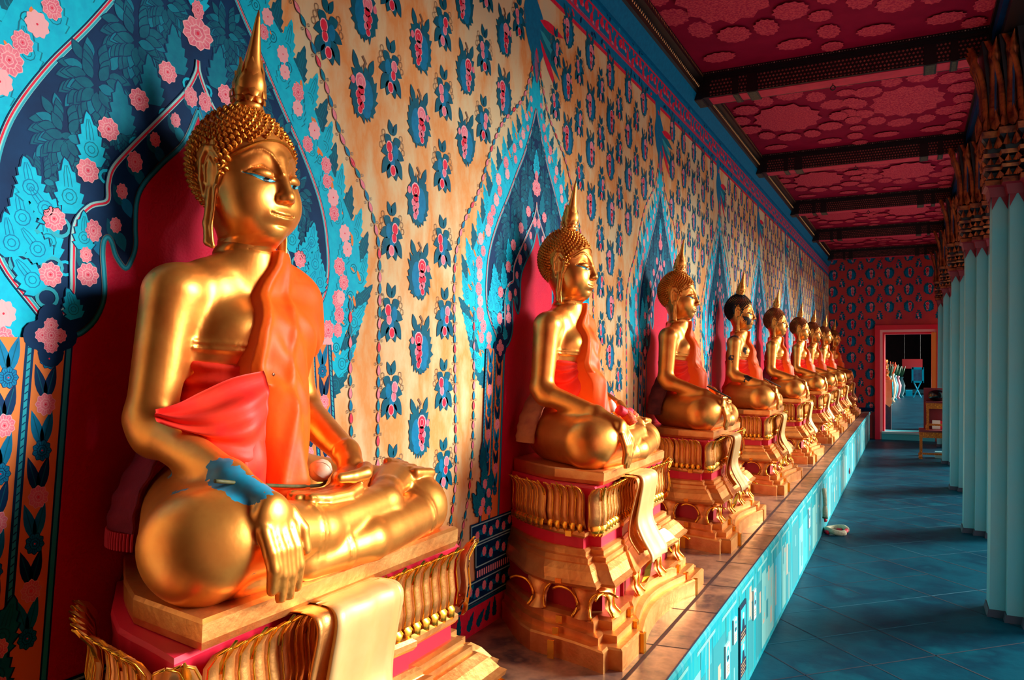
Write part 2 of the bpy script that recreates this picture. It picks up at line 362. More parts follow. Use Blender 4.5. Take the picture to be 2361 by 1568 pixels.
    for sx in (-1, 1):
        q = mir(pnk, sx); P.line(q, .016, nNAVY, 9.7); P.line(q, .011, nWL, 9.9); P.line([(x - sx * .002, z) for x, z in q], .0045, nRD, 10.1)
        for i in range(8):
            p, a = along(pnk, .08 + .88 * i / 8); b, _ = along(inn, .05 + .80 * i / 8); c = ((p[0] + b[0]) / 2, (p[1] + b[1]) / 2)
            leaf(P, (sx * c[0], c[1] - .02), math.pi / 2 - sx * .5, .05, .015, nTD, 9.9, nTM); leaf(P, (sx * c[0], c[1]), -math.pi / 2 - sx * .4, .045, .014, nTM if i % 2 else nBL, 9.95)
            flower(P, (sx * (c[0] + .004), c[1] + .012), .013 if i % 3 else .018, 10.4, nPK, nPL, i, 1.25, det)
        flame(P, (sx * .283, 1.82), math.pi / 2, .075, .024, nCY, 10.2, nNAVY, nTM); flower(P, (sx * .275, 1.77), .023, 10.9, nPK, nPL, 0, 1, det)
        flame(P, (sx * .30, 1.68), math.pi / 2 - .3 * sx, .06, .022, nCY, 10.2, nNAVY, nTM)
    # red field of the niche
    zt = inn[-1][1]
    body = inn + [(.315, zt - .02), (.368, zb)]
    P.poly(close_sym(body), nNR, 12.5)
    for sx in (-1, 1):
        q = mir(inn, sx); P.line(q, .013, nBK, 12.8); P.line(q, .0095, nTM, 13.0); P.line(q, .0045, nLC, 13.2)
        # jamb: two strips of flowers and leaf pairs between pale bars
        def J(u, z): k = (1.62 - z) / .65; return (sx * (u + .052 * k), z)
        z0, z1 = 1.64, zb
        P.poly([J(.312, z0), J(.47, z0), J(.47, z1), J(.312, z1)], nOR, 0.9 + 12)
        for u, w, m in ((.316, .016, nNAVY), (.316, .009, nLC), (.393, .017, nNAVY), (.393, .007, nLC), (.464, .017, nNAVY), (.464, .007, nLC)):
            P.line([J(u, z0), J(u, z1)], w, m, 13.4 + (.3 if w < .012 else 0))
        if det:
            for u in (.393, .464):
                for k in range(46): P.line([J(u - .003, z0 - k * .0145), J(u + .003, z0 - k * .0145 - .005)], .002, nNAVY, 14.0)
        for u, ph in ((.354, 0), (.428, .035)):
            for k in range(8):
                z = 1.60 - ph - k * .088; c = J(u, z)
                if z < zb + .03: break
                mm = nNAVY if k % 2 else nBL
                for s2 in (-1, 1): leaf(P, (c[0], z + .006), math.pi / 2 + s2 * .27, .075, .012, mm, 13.5, nTD)
                if k % 2: flower(P, (c[0], z), .019, 13.9, nPK, nPL, k, 1.1, det)
                else: flower(P, (c[0], z), .018, 13.9, nBL, nNAVY, k, 1.1, det)
        # lozenge boss with pink flower
        c = (sx * .352, 1.645)
        for k in range(4): P.ell((c[0] + .028 * math.cos(k * math.pi / 2), c[1] + .034 * math.sin(k * math.pi / 2)), .026, .028, nNAVY, 14.3, 12)
        P.ell(c, .04, .04, nNAVY, 14.35)
        for k in range(4): flower(P, (c[0] + .017 * math.cos(k * math.pi / 2), c[1] + .02 * math.sin(k * math.pi / 2)), .014, 14.7, nPK, nPL, 0, 1, det)
        flower(P, c, .016, 15.2, nPK, nPL, 0, 1, det)
        # foot scroll
        for k, (x, z, a) in enumerate(((.49, 1.17, 1.5), (.485, 1.10, 1.6), (.50, 1.03, 1.2), (.455, 1.06, 1.9), (.52, 1.0, 1.0), (.455, .99, 1.6))):
            flame(P, (sx * x, z), a if sx > 0 else math.pi - a, .10, .030, nTD if k == 0 else nTM, 14.2 + .1 * k, nNAVY, nTD)
            if k: flower(P, (sx * (x - .005), z + .01), .017, 15.3, nPK, nPL, k, 1.1, det)
    # stepped base bands
    def band(x, za, zb_, fill, lay=16):
        P.poly([(-x, za), (x, za), (x, zb_), (-x, zb_)], nNAVY, lay); P.poly([(-x + .006, za + .006), (x - .006, za + .006), (x - .006, zb_ - .006), (-x + .006, zb_ - .006)], nWL, lay + .2)
        P.poly([(-x + .011, za + .011), (x - .011, za + .011), (x - .011, zb_ - .011), (-x + .011, zb_ - .011)], nNAVY, lay + .4)
        k = int((x - .03) / .055)
        for i in range(-k, k + 1):
            c = (i * .055 * x / (x + .01), (za + zb_) / 2 + .008 * (1 if i % 2 else -1))
            leaf(P, c, .6, .035, .012, nTM, lay + .6); leaf(P, c, 3.6, .035, .012, nBL, lay + .6); leaf(P, c, -1.0, .03, .012, nTM, lay + .6)
            flower(P, c, .0155, lay + 1, nPK, nPL, i, 1.15, det)
    band(.593, .883, .968, 0); band(.56, .79, .89, 0, 15.6); band(.66, .665, .752, 0)
    P.poly([(-.555, .752), (.555, .752), (.555, .79), (-.555, .79)], nNAVY, 15.8)
    for i in range(-30, 31): P.poly([(i * .018 - .005, .757), (i * .018 + .005, .757), (i * .018 + .005, .783), (i * .018 - .005, .783)], nPL, 16.1)
    # blue parrot on the tip
    c = (0.0, 2.97)
    P.poly(xf(cat2([(.0, -.06), (.05, .02), (.055, .12), (.02, .2), (.03, .27), (.0, .31), (-.035, .27), (-.03, .2), (-.055, .12), (-.04, .02), (0, -.06)], 4)[:-1], c, 0.15, 1.9, 1.25), nBL, 2.0)
    for k in range(5): leaf(P, (.04, 3.04 + .022 * k), -.75 + .2 * k, .27, .026, (nRD, nTM, nLC, nTM, nRD)[k], 2.3 + .1 * k)
    for k in range(4): leaf(P, (-.04 + .022 * k, 2.99), -1.35 - .1 * k, .16, .026, (nTM, nBL, nRD, nTM)[k], 2.6)
    leaf(P, (-.02, 3.22), 2.6, .05, .012, nRD, 2.9)
    # garlands of beads hanging from the parrot
    for sx in (-1, 1):
        chain(P, mir(cat2([(.02, 2.93), (.12, 2.74), (.22, 2.65), (.33, 2.56), (.43, 2.42), (.52, 2.25), (.62, 2.13), (.68, 2.02), (.705, 1.90), (.70, 1.6), (.695, 1.3), (.70, 1.12), (.76, .93), (.83, .8)], 4), sx), .0365, 6, det)
        chain(P, mir([(.56, 1.78), (.56, 1.5), (.57, 1.25), (.60, 1.08), (.67, .9), (.74, .8)], sx), .0365, 6, det)
    return P

# ---------------------------------------------------------------- room
def quad_plane(name, a, b, c, d, m, sub=1): return pydata(name, [a, b, c, d], [(0, 1, 2, 3)], m)
mb = MB(); mb.box((-1.7, NEARY, 0), (WALLX, ENDY + .2, 3.74)); wall_left = tag(mb.build('wall_left', GROUND), 'painted plaster wall with murals behind the statues', kind='structure')
mb = MB()
XL, XR, ZT = -.47, .40, 2.11     # doorway
mb.box((-1.488, ENDY, 0), (XL, ENDY + .5, 3.74)); mb.box((XR, ENDY, 0), (2.4, ENDY + .5, 3.74)); mb.box((XL, ENDY, ZT), (XR, ENDY + .5, 3.74))
wall_end = tag(mb.build('wall_end', ENDG), 'red end wall with dark floral spots', kind='structure')
mb = MB(); mb.box((-1.7, NEARY - .2, 0), (1.4, NEARY, 3.74)); tag(mb.build('light_block_wall_near', mat('dark crimson wall', (120, 12, 40), rough=.7)), kind='structure')  # unseen wall added to hold back light from behind and reflect dark red
mb = MB(); mb.box((.62, NEARY, 0), (.9, 1.0, 3.74)); tag(mb.build('light_block_wall_right', ENDG), kind='structure')  # added out of view across the open side, shades faces turned towards the camera
mb = MB(); mb.box((-2.5, NEARY, -.1), (1.25, 43, 0)); floor = tag(mb.build('floor', FLM), 'blue grey flagstone floor', kind='structure')
mb = MB(); mb.box((1.25, NEARY - 3, -.6), (9, 43, -.5)); tag(mb.build('trim_1', mat('court paving', (150, 150, 140), (120, 130, 130), rough=.8)), kind='structure')
# pale and dark joints between the flagstones, laid diagonally as in the photo
P = Paint(); fr = random.Random(5)
def clipx(p, q):
    return p, q
TH = math.radians(0)
def diag(c, sg, wd, m):
    """a joint along y = sg*x + c, broken into stretches, kept between the plinth and the column line"""
    x = -.713
    while x < 1.24:
        xe = min(1.24, x + fr.choice((.42, .84, .84, 1.26)))
        if fr.random() < .9: P.line([(x, sg * x + c), ((x + xe) / 2, sg * (x + xe) / 2 + c + fr.uniform(-.006, .006)), (xe, sg * xe + c)], wd * fr.uniform(.6, 1.4), m if fr.random() < .8 else 1 - m, 1)
        x = xe
c = .5
while c < ENDY + .6:
    diag(c, 1.0, .006, 1); diag(c + .25, -1.0, .0075, 0); c += .594
# Paint lays its shapes in y,z with x as height: turn that upwards
fj = pydata('floor_joints', [(v[1], v[2], v[0]) for v in P.v], P.f, [mat('dark joint', (0, 24, 48), rough=.9), mat('pale joint', (0, 100, 124), rough=.8)], floor, P.m)
tag(fj, 'dark and pale joints between the flagstones')

# plinth with a moulded edge
mb = MB()
prof = [(WALLX, 0), (PLX - .0, 0), (PLX, PLZ - .05), (PLX + .012, PLZ - .04), (PLX + .012, PLZ - .012), (PLX + .004, PLZ), (WALLX, PLZ)]
mb.loft([[(x, y, z) for x, z in prof] for y in (NEARY, ENDY)], 0)
for i, f in enumerate(mb.f): mb.m[i] = 1 if all(mb.v[k][2] >= PLZ - .001 for k in f) else 0
plinth = tag(mb.build('trim_2', [PLF, PLM]), 'long low plinth under the statues with a cyan painted face', kind='structure')
P = Paint()
pr = random.Random(9); y = -2.0
G0, G1 = mat('marble joint', (44, 30, 30), rough=.8), mat('gutter line', (70, 26, 14), rough=.8)
while y < ENDY:
    P.line([(-.90, y), (PLX + .004, y + .02)], .006, 0, 1); y += pr.uniform(.33, .5)
P.line([(-.835, NEARY), (-.835, ENDY)], .010, 1, 2); P.line([(-.842, NEARY), (-.842, ENDY)], .004, 0, 3)
P.line([(PLX + .001, NEARY), (PLX + .001, ENDY)], .006, 2, 1)
pydata('plinth_joints', [(v[1], v[2], PLZ + v[0]) for v in P.v], P.f, [G0, G1, mat('blue edge line', (0, 60, 96), rough=.6)], plinth, P.m)
P = Paint()   # painted bars and patches down the plinth face
sl = [mat('slab paint pale', (110, 184, 180), rough=.5), mat('slab paint cyan', (0, 176, 200), rough=.5), mat('slab paint teal', (0, 136, 146), rough=.5), mat('slab paint peach', (176, 160, 140), rough=.6), mat('slab ink', (0, 44, 70), rough=.6)]
y = .5
while y < ENDY:
    w = pr.uniform(.10, .30); m = pr.choice((0, 1, 2, 0, 2)); zt = pr.uniform(.36, .48)
    P.poly([(y, .03), (y + w, .03), (y + w, zt), (y, zt)], m, .3)
    for k in range(pr.randint(1, 5)):
        a = y + pr.uniform(.0, w * .7); b = pr.uniform(.012, .06); z = pr.uniform(.1, .42); h = pr.uniform(.02, .2)
        P.poly([(a, z - h / 2), (a + b, z - h / 2), (a + b, z + h / 2), (a, z + h / 2)], pr.choice((0, 1, 2, 3)), .7 + .05 * k)
    P.line([(y + w, .02), (y + w, .49)], .004, pr.choice((0, 4, 2)), 1.2)
    y += w + pr.uniform(0, .08)
o = P.build('plinth_face_paint', plinth, sl); o.location = (PLX - .0003, 0, 0)
P = Paint(); y = NEARY
while y < ENDY: P.poly([(y, .497), (y + .3, .497), (y + .3, .512), (y, .512)], 0, .3); y += .43
o = P.build('plinth_edge_paint', plinth, sl); o.location = (PLX + .0125, 0, 0)

# murals
near = niche_paint(True); far = niche_paint(False)
om = near.build('niche_mural', wall_left); om.location = (WALLX, NY[0], 0)
for i, y in enumerate(NY[1:]):
    if i == 0: o = om.copy(); COL.objects.link(o); o.parent = wall_left
    elif i == 1: ofar = o = far.build('niche_mural', wall_left)
    else: o = ofar.copy(); COL.objects.link(o); o.parent = wall_left
    o.location = (WALLX, y, 0)
om2 = ofar.copy(); COL.objects.link(om2); om2.parent = wall_left; om2.location = (WALLX, -.75, 0)
# scattered sprays between the niches
outc = cat2(OUT, 4)
def blocked(y, z):
    for n in NY + [-.75]:
        d = abs(y - n)
        if z < .97 and d < .72: return True
        if .97 <= z < 1.5 and d < .56: return True
        if 1.48 <= z <= 2.95:
            w = 0
            for i in range(len(outc) - 1):
                a, b = outc[i], outc[i + 1]
                if (a[1] - z) * (b[1] - z) <= 0: w = max(w, a[0], b[0])
            if d < w + .075: return True
        if z > 2.85 and d < .16: return True
        # garland line
        g = np.interp(z, [.8, 1.12, 1.9, 2.02, 2.13, 2.25, 2.42, 2.56, 2.65, 2.93], [.83, .7, .705, .68, .62, .52, .43, .33, .22, .02])
        if abs(d - g) < .06 and z < 2.9: return True
        if z < 1.75 and d < g: return True
    return False
P = Paint(); mids = [(NY[i] + NY[i + 1]) / 2 for i in range(len(NY) - 1)] + [.27]
allN = [-.75] + NY + [ENDY + .6]
for n0, n1 in zip(allN, allN[1:]):
    mid = (n0 + n1) / 2; K = int((n1 - n0) / 2 / .153)
    for k in range(-K, K + 1):
        y = mid + k * .153; A_ = k % 2 == 0
        for j in range(10):
            z = (.836 if A_ else .705) + j * .262
            if z > 3.22 or not (-.2 < y < ENDY - .1) or blocked(y, z): continue
            (spotA if A_ else spotB)(P, (y + R.uniform(-.012, .012), z + R.uniform(-.012, .012)), .110 if A_ else .124, 1 if ((j + k // 2) % 2) else -1, 4, y < 7)
o = P.build('flower_sprays', wall_left); o.location = (WALLX, 0, 0)
# border under the ceiling
P = Paint(); 
P.poly([(NEARY, 3.265), (ENDY, 3.265), (ENDY, 3.58), (NEARY, 3.58)], nBL, 0)
for z, w in ((3.275, .022), (3.352, .012), (3.365, .004), (3.462, .012), (3.342, .004)): P.line([(NEARY, z), (ENDY, z)], w, nRD, 1)
br = random.Random(3); y = 1.5
while y < ENDY:
    z = 3.408 + (.018 if int(y * 20) % 2 else -.018)
    flame(P, (y, z - .025), 1.2 + br.uniform(-.5, .5), .07, .022, nRD, 1.5, None, None); P.ell((y + .035, 3.43 - (z - 3.408)), .013, .02, nRD, 1.5, 8); P.ell((y + .035, 3.39 + (z - 3.408)), .018, .01, nPK, 1.6, 8)
    if br.random() < .5: leaf(P, (y, 3.30), br.uniform(0, 3), .045, .012, nRD if br.random() < .3 else nNAVY, 1.6)
    if br.random() < .6: leaf(P, (y, 3.52), br.uniform(0, 6), .05, .014, nLC if br.random() < .5 else nNAVY, 1.6)
    y += .075
o = P.build('border_frieze', wall_left); o.location = (WALLX, 0, 0)
# dado of the wall
P = Paint(); P.poly([(NEARY, .545), (ENDY, .545), (ENDY, .655), (NEARY, .655)], nRD, 0); P.line([(NEARY, .655), (ENDY, .655)], .012, nTD, 1)
y = 1.5
while y < 6: flame(P, (y, .57), 1.3 + R.uniform(-.6, .6), .075, .02, nTD, 1.5, None, None, 4); y += .07
o = P.build('dado_paint', wall_left); o.location = (WALLX, 0, 0)
# end wall pattern
P = Paint()
for i in range(10):
    for j in range(10):
        y = -1.40 + i * .345; z = .62 + j * .335
        if z < 3.66 and y < .62 and not (XL - .2 < y < XR + .2 and z < ZT + .28): spotA(P, (y, z), .150, 1 if (i + j) % 2 else -1, 4, False)
        y += .172; z += .167
        if z < 3.66 and y < .62 and not (XL - .2 < y < XR + .2 and z < ZT + .28): spotB(P, (y, z), .125, 1 if (i + j) % 2 else -1, 4, False)
P.poly([(-1.488, .545), (XL - .17, .545), (XL - .17, .62), (-1.488, .62)], nNAVY, 5)
o = P.build('end_wall_sprays', wall_end); o.location = (0, ENDY, 0); o.rotation_euler = (0, 0, -math.pi / 2)
# door surround
DR, DP = mat('door frame red', (236, 20, 58), rough=.4), mat('door frame pink', (255, 196, 196), rough=.4)
DO = mat('door frame orange', (255, 150, 60), rough=.5)
mb = MB()
def ringframe(x0, x1, zt, w, y0, y1, m):
    mb.box((x0 - w, y0, 0), (x0, y1, zt + w), m); mb.box((x1, y0, 0), (x1 + w, y1, zt + w), m); mb.box((x0, y0, zt), (x1, y1, zt + w), m)
ringframe(XL - .06, XR + .06, ZT + .06, .09, ENDY - .10, ENDY + .05, 0); ringframe(XL - .015, XR + .015, ZT + .015, .05, ENDY - .06, ENDY + .1, 1); ringframe(XL + .02, XR - .02, ZT - .02, .04, ENDY - .02, ENDY + .52, 0)
mb.box((XL - .03, ENDY - .09, 0), (XR + .03, ENDY + .5, .15), 2); mb.box((XL - .03, ENDY - .11, .12), (XR + .03, ENDY + .1, .155), 3)
mb.box((XR - .03, ENDY - .09, .2), (XR + .075, ENDY - .055, ZT), 4)
tag(mb.build('door_1', [DR, DP, mat('threshold cyan', (60, 200, 212), rough=.4), WLINE, DO]), 'red and pink painted doorway with a cyan threshold in the end wall', kind='structure')

# ceiling and cornice
mb = MB(); mb.box((-1.7, NEARY, CEILZ), (1.5, ENDY + .5, CEILZ + .1)); ceiling = tag(mb.build('ceiling', CEILM), 'deep red painted ceiling', kind='structure')
BY = [-4.0 + .0, -2.1, .55, 3.2, 5.88, 8.52, 11.17, 13.8, 16.55]
P = Paint(); cr = random.Random(21)
mlay = [1.0]
def medal(c, rx, ry, m=0, lay=1):
    n = 26; pts = []; mlay[0] = 1 + (mlay[0] - 1 + .7) % 40; lay = mlay[0]
    for i in range(n):
        t = 2 * math.pi * i / n; k = 1 + .07 * (1 if i % 2 else -1) + cr.uniform(-.03, .03)
        pts.append((c[0] + rx * k * math.cos(t), c[1] + ry * k * math.sin(t)))
    P.poly(pts, m, lay)
for b in range(2, len(BY) - 1):
    y0, y1 = BY[b] + .18, BY[b + 1] - .02; yc = (y0 + y1) / 2
    for xx in (-.95, .0):
        medal((xx - .02, yc), .27, .40)
        for k in range(12):
            a = 2 * math.pi * k / 12 + .2; medal((xx + .40 * math.cos(a), yc + .62 * math.sin(a)), .075 + .03 * (k % 2), .13)
    for k in range(9):
        for xx in (-.47, .38): medal((xx + cr.uniform(-.05, .05), y0 + .2 + k * .27), .07, .085 + .03 * (k % 2))
    for yy in (y0 + .28, y1 - .28):
        for xx in (-1.2, -.7, -.2, .2): medal((xx, yy), .11, .09)
pydata('ceiling_medallions', [(v[1], v[2], CEILZ - v[0]) for v in P.v], [tuple(reversed(f)) for f in P.f], CEILB, ceiling, P.m)
mb = MB()   # moulded cornice along the wall: black, dotted with gilt, above a blue cove
cp = [(WALLX, 3.50), (WALLX + .02, 3.50), (WALLX + .055, 3.60), (WALLX + .07, 3.61), (WALLX + .07, 3.68), (WALLX + .105, 3.69), (WALLX + .105, CEILZ), (WALLX, CEILZ)]
mb.loft([[(x, y, z) for x, z in cp] for y in (NEARY, ENDY)], 0)
for i, f in enumerate(mb.f):
    zs = sum(mb.v[k][2] for k in f) / 4; mb.m[i] = 1 if zs < 3.6 else 0
trim3 = tag(mb.build('trim_3', [BLACK, BLUE]), 'blue and black cornice moulding above the mural', kind='structure')
mb = MB(); y = 2.0
while y < ENDY: mb.add([(WALLX + .074, y, 3.64), (WALLX + .084, y, 3.652), (WALLX + .074, y + .012, 3.652), (WALLX + .079, y + .006, 3.634)], [(0, 1, 2), (0, 3, 1), (1, 3, 2), (0, 2, 3)]); mb.add([(WALLX + .107, y, 3.725), (WALLX + .109, y + .008, 3.72), (WALLX + .107, y + .016, 3.725), (WALLX + .107, y + .008, 3.705)], [(0, 1, 2), (0, 3, 1), (1, 3, 2), (0, 2, 3)]); y += .034
mb.build('gilt_beads', mat('old gilt', (230, 180, 120), rough=.4, metal=.6), trim3)
# ---------------------------------------------------------------- ceiling beams
BRED = mat('beam red', (226, 50, 84), (200, 34, 72), rough=.6, scale=9)
BGILT = mat('dull gilt stencil', (120, 50, 60), (176, 92, 84), rough=.5, metal=.3, scale=20)
BSTUD = mat('stud gilt', (220, 190, 170), rough=.4, metal=.4)
VERD = mat('green gilt band', (84, 84, 50), (40, 40, 40), rough=.5, scale=60)
BZ = 3.56
def make_beam(name, label, first):
    t = empty(name, (0, 0, BZ)); tag(t, label, 'beam', 'painted ceiling beams')
    mb = MB(); mb.box((WALLX + .02, 0, 0), (.62, .20, CEILZ - BZ), 0); mb.box((WALLX + .02, -.014, .13), (.62, .214, CEILZ - BZ), 0); mb.box((WALLX + .02, -.03, .155), (.62, .23, CEILZ - BZ), 0)
    mb.build('beam_body', BLACK, t)
    mb = MB(); mb.box((WALLX + .14, .025, -.004), (.5, .175, 0), 0); mb.build('soffit_panel', BRED, t)
    mb = MB(); x = WALLX + .16; k = 0
    while x < .48:                       # stencilled net of diamonds
        for j in range(4):
            z = .025 + j * .026; xx = x + (.0125 if j % 2 else 0)
            mb.add([(xx, -.0015, z), (xx + .009, -.0015, z + .009), (xx, -.0015, z + .018), (xx - .009, -.0015, z + .009)], [(0, 1, 2, 3)])
        mb.add([(x - .009, -.0018, .014), (x + .009, -.0018, .014), (x, -.0018, .002)], [(0, 1, 2)])
        x += .025; k += 1
    mb.build('diamond_stencil', BGILT, t)
    mb = MB(); x = WALLX + .08; k = 0
    while x < .55:
        s = .006 if k % 6 == 0 else .0035
        mb.add([(x - s, -.031, .168), (x, -.035, .168 - s), (x + s, -.031, .168), (x, -.031, .168 + s)], [(0, 1, 2, 3)]); x += .018; k += 1
    mb.build('stud_row', BSTUD, t)
    for x in (WALLX + .05, WALLX + .34, WALLX + .46, .12, .26, .5):
        w = .10 if x < WALLX + .1 or x > .45 else (.045 if abs(x - (WALLX + .34)) < .01 or x == .26 else .075)
        mb = MB(); mb.box((x - w / 2, -.008, -.009), (x + w / 2, .205, .13), 0); b = mb.build('metal_band', BLACK, t)
        mb = MB(); mb.box((x - w / 2 + .01, .004, -.0115), (x + w / 2 - .01, .196, -.009), 0); mb.build('gilt_patch', VERD, b)
    mb = MB(); mb.tube([(WALLX + 1.0, .10, -.004), (WALLX + 1.0, .10, -.02)], .004, 6)
    mb.tube([(WALLX + 1.0 + .016 * math.cos(a), .10, -.036 + .016 * math.sin(a)) for a in [i * math.pi / 6 for i in range(13)]], .004, 6)
    mb.build('ring_hook', BLACK, t)
    return t
beam0 = make_beam('ceiling_beam', 'black and red stencilled ceiling beam nearest the front, with a ring hook beneath it', True)
BL = ['second ceiling beam from the front, above the gap between the third and fourth statues', 'third ceiling beam from the front of the corridor', 'fourth ceiling beam from the front of the corridor', 'ceiling beam next to the red end wall']
ys = [BY[4], BY[5], BY[6], BY[7], BY[8]]
beam0.location.y = ys[0]
for l, y in zip(BL, ys[1:]):
    o = copy_tree(beam0); o.location.y = y; o['label'] = l
# beams out of frame above and behind, part of the room
for y in (BY[3], BY[2], BY[1]):
    mb = MB(); mb.box((WALLX + .02, y, BZ), (.62, y + .2, CEILZ)); tag(mb.build('trim_4', BLACK), kind='structure')
mb = MB(); mb.box((.50, NEARY, BZ), (.86, ENDY, CEILZ), 0); mb.box((.47, NEARY, BZ + .06), (.50, ENDY, CEILZ), 1); mb.box((.455, NEARY, BZ + .14), (.47, ENDY, CEILZ), 0)
tag(mb.build('trim_5', [BLACK, NAVY]), 'dark blue and black lintel beam along the tops of the columns', kind='structure')
mb = MB(); mb.add([(.86, NEARY, 3.66), (2.0, NEARY, 3.30), (2.0, ENDY, 3.30), (.86, ENDY, 3.66)], [(0, 1, 2, 3)]); tag(mb.build('trim_6', CEILM), 'red underside of the eave', kind='structure')

# ---------------------------------------------------------------- columns
COLM = mat('pale column plaster', (96, 190, 204), (116, 186, 194), rough=.55, scale=3, bump=.05, bscale=90)
CAPG = mat('capital gilt', (190, 104, 50), (84, 26, 30), rough=.4, metal=.6, scale=14)
CAPR = mat('capital red', (120, 16, 40), rough=.5)
CAPB = mat('capital dark', (14, 6, 20), rough=.4)
def redent(h, st=.085, n=2, z=0):
    # square plan with stepped corners
    q = [(h, h - st * n)]
    for k in range(1, n + 1): q += [(h - st * k, h - st * (n - k + 1)), (h - st * k, h - st * (n - k))] if True else []
    pts = []
    cor = [(h, h - n * st)]
    for k in range(1, n + 1): cor += [(h - k * st, h - (n - k + 1) * st), (h - k * st, h - (n - k) * st)]
    for r in range(4):
        c, s_ = math.cos(r * math.pi / 2), math.sin(r * math.pi / 2)
        for x, y in cor: pts.append((x * c - y * s_, x * s_ + y * c, z))
    return pts
def make_column():
    t = empty('column', (0, 0, 0)); H0 = .27
    mb = MB(); mb.loft([redent(H0 + .006, z=0), redent(H0, z=.5), redent(H0 - .012, z=2.62)]); mb.build('shaft', COLM, t)
    mb = MB(); mb.loft([redent(H0 + .02, z=-.0), redent(H0 + .012, z=.045)]); mb.build('base_block', mat('column foot', (40, 60, 80), rough=.6), t)
    mb = MB()
    a0 = redent(H0 - .008)
    n = len(a0)
    for i in range(n):                      # leaf points lapping down over each rib
        a, b = Vector(a0[i]), Vector(a0[(i + 1) % n])
        if (b - a).length < .02: continue
        k = max(1, round((b - a).length / .085)); nrm = Vector(((b - a).y, -(b - a).x, 0)).normalized() * .004
        for j in range(k):
            p, q = a.lerp(b, j / k) + nrm, a.lerp(b, (j + 1) / k) + nrm; m_ = (p + q) / 2
            mb.add([(p.x, p.y, 2.68), (q.x, q.y, 2.68), (q.x, q.y, 2.52), (m_.x, m_.y, 2.61), (p.x, p.y, 2.52)], [(0, 1, 2, 3), (0, 3, 4)])
    mb.build('leaf_fringe', CAPR, t)
    mb = MB()
    lv = [(2.60, .0, 1), (2.66, .012, 1), (2.67, .03, 0), (2.70, .03, 0), (2.71, .005, 2), (2.75, .005, 2), (2.76, .03, 0), (2.78, .035, 0), (2.79, .01, 2), (2.83, .012, 2), (2.84, .035, 0), (2.865, .04, 0), (2.87, .012, 2), (2.93, .02, 2), (2.96, .045, 0), (3.0, .05, 0), (3.02, .0, 2), (3.3, .02, 2), (3.56, .05, 2)]
    for i in range(len(lv) - 1): mb.loft([redent(H0 + lv[i][1], z=lv[i][0]), redent(H0 + lv[i + 1][1], z=lv[i + 1][0])], (lv[i][2]), cap=False)
    mb.build('capital_bands', [CAPG, CAPR, CAPB], t)
    # rows of small leaves
    sides = []
    for zc, out, s in ((2.715, .02, .035), (2.80, .022, .035), (2.90, .03, .06), (3.02, .045, .10)):
        mb = MB(); rg = redent(H0 + out)
        for i in range(n):
            a, b = Vector(rg[i]), Vector(rg[(i + 1) % n]); L = (b - a).length
            if L < .02: continue
            k = max(1, round(L / .05)); nrm = Vector(((b - a).y, -(b - a).x, 0)).normalized(); tt = (b - a).normalized()
            for j in range(k):
                c = a.lerp(b, (j + .5) / k) + Vector((0, 0, zc)); w = L / k * .46
                pts = [c - tt * w, c + nrm * .018 + Vector((0, 0, -.2 * s)), c + tt * w]
                tip = c + nrm * .024 + Vector((0, 0, s)); md = c + nrm * .022 + Vector((0, 0, .4 * s)); bk = c + Vector((0, 0, .4 * s))
                mb.add([pts[0], pts[1], pts[2], md, tip, bk], [(0, 1, 3), (1, 2, 3), (0, 3, 4), (3, 2, 4), (0, 4, 5), (4, 2, 5)])
        mb.build('small_leaves', CAPG, t)
    # tall curling leaves
    def bigleaf(w=.034):
        m = MB(); path = [(.02, 0), (.022, .12), (.03, .25), (.05, .36), (.085, .43), (.12, .455), (.10, .50), (.13, .56)]
        path = [(.0, 0), (.004, .12), (.012, .26), (.035, .37), (.062, .43), (.060, .47), (.085, .535)]
        n_ = len(path)
        ws = [1, 1, .95, 1.0, 1.3, .8, .06]
        v = []
        for (x, z), k in zip(path, ws): v += [(x - .012, -w * k * .5, z), (x + .012, -w * k * .32, z), (x + .02, 0, z), (x + .012, w * k * .32, z), (x - .012, w * k * .5, z)]
        f = []
        for i in range(n_ - 1):
            for j in range(4): f.append((i * 5 + j, i * 5 + j + 1, i * 5 + j + 6, i * 5 + j + 5))
            f.append((i * 5 + 4, i * 5, i * 5 + 5, i * 5 + 9))
        m.add(v, f, 0)
        for z in (.06, .13, .20, .27, .34): m.add([(.014, -w * .5, z), (.03, 0, z - .012), (.014, w * .5, z), (.012, 0, z + .03)], [(0, 1, 3), (1, 2, 3)], 0)
        m.add([(.0215, -.006, .02), (.0215, .006, .02), (.055, .005, .37), (.055, -.005, .37)], [(0, 1, 2, 3)], 1)
        return m
    lf = bigleaf(.06).build('capital_leaf', [CAPG, mat('leaf blue inlay', (0, 50, 100), rough=.4)], t, True)
    spots = []
    rg = redent(H0 + .02)
    for i in range(n):
        a, b = Vector(rg[i]), Vector(rg[(i + 1) % n]); L = (b - a).length
        if L < .02: continue
        nrm = Vector(((b - a).y, -(b - a).x, 0)).normalized(); k = max(1, round(L / .09))
        for j in range(k): spots.append((a.lerp(b, (j + .5) / k), math.atan2(nrm.y, nrm.x)))
    for i, (c, a) in enumerate(spots):
        o = lf if i == 0 else lf.copy()
        if i: COL.objects.link(o); o.parent = t
        o.location = (c.x, c.y, 3.02); o.rotation_euler = (0, 0, a)
    return t
col0 = make_column()
CLB = ['pale ribbed column nearest the right edge, with a gilded leaf capital', 'pale ribbed column second from the front, behind the nearest one', 'third pale ribbed column from the front', 'fourth pale ribbed column, beside the orange table', 'farthest pale ribbed column, next to the end wall']
CX_ = .445 + .27
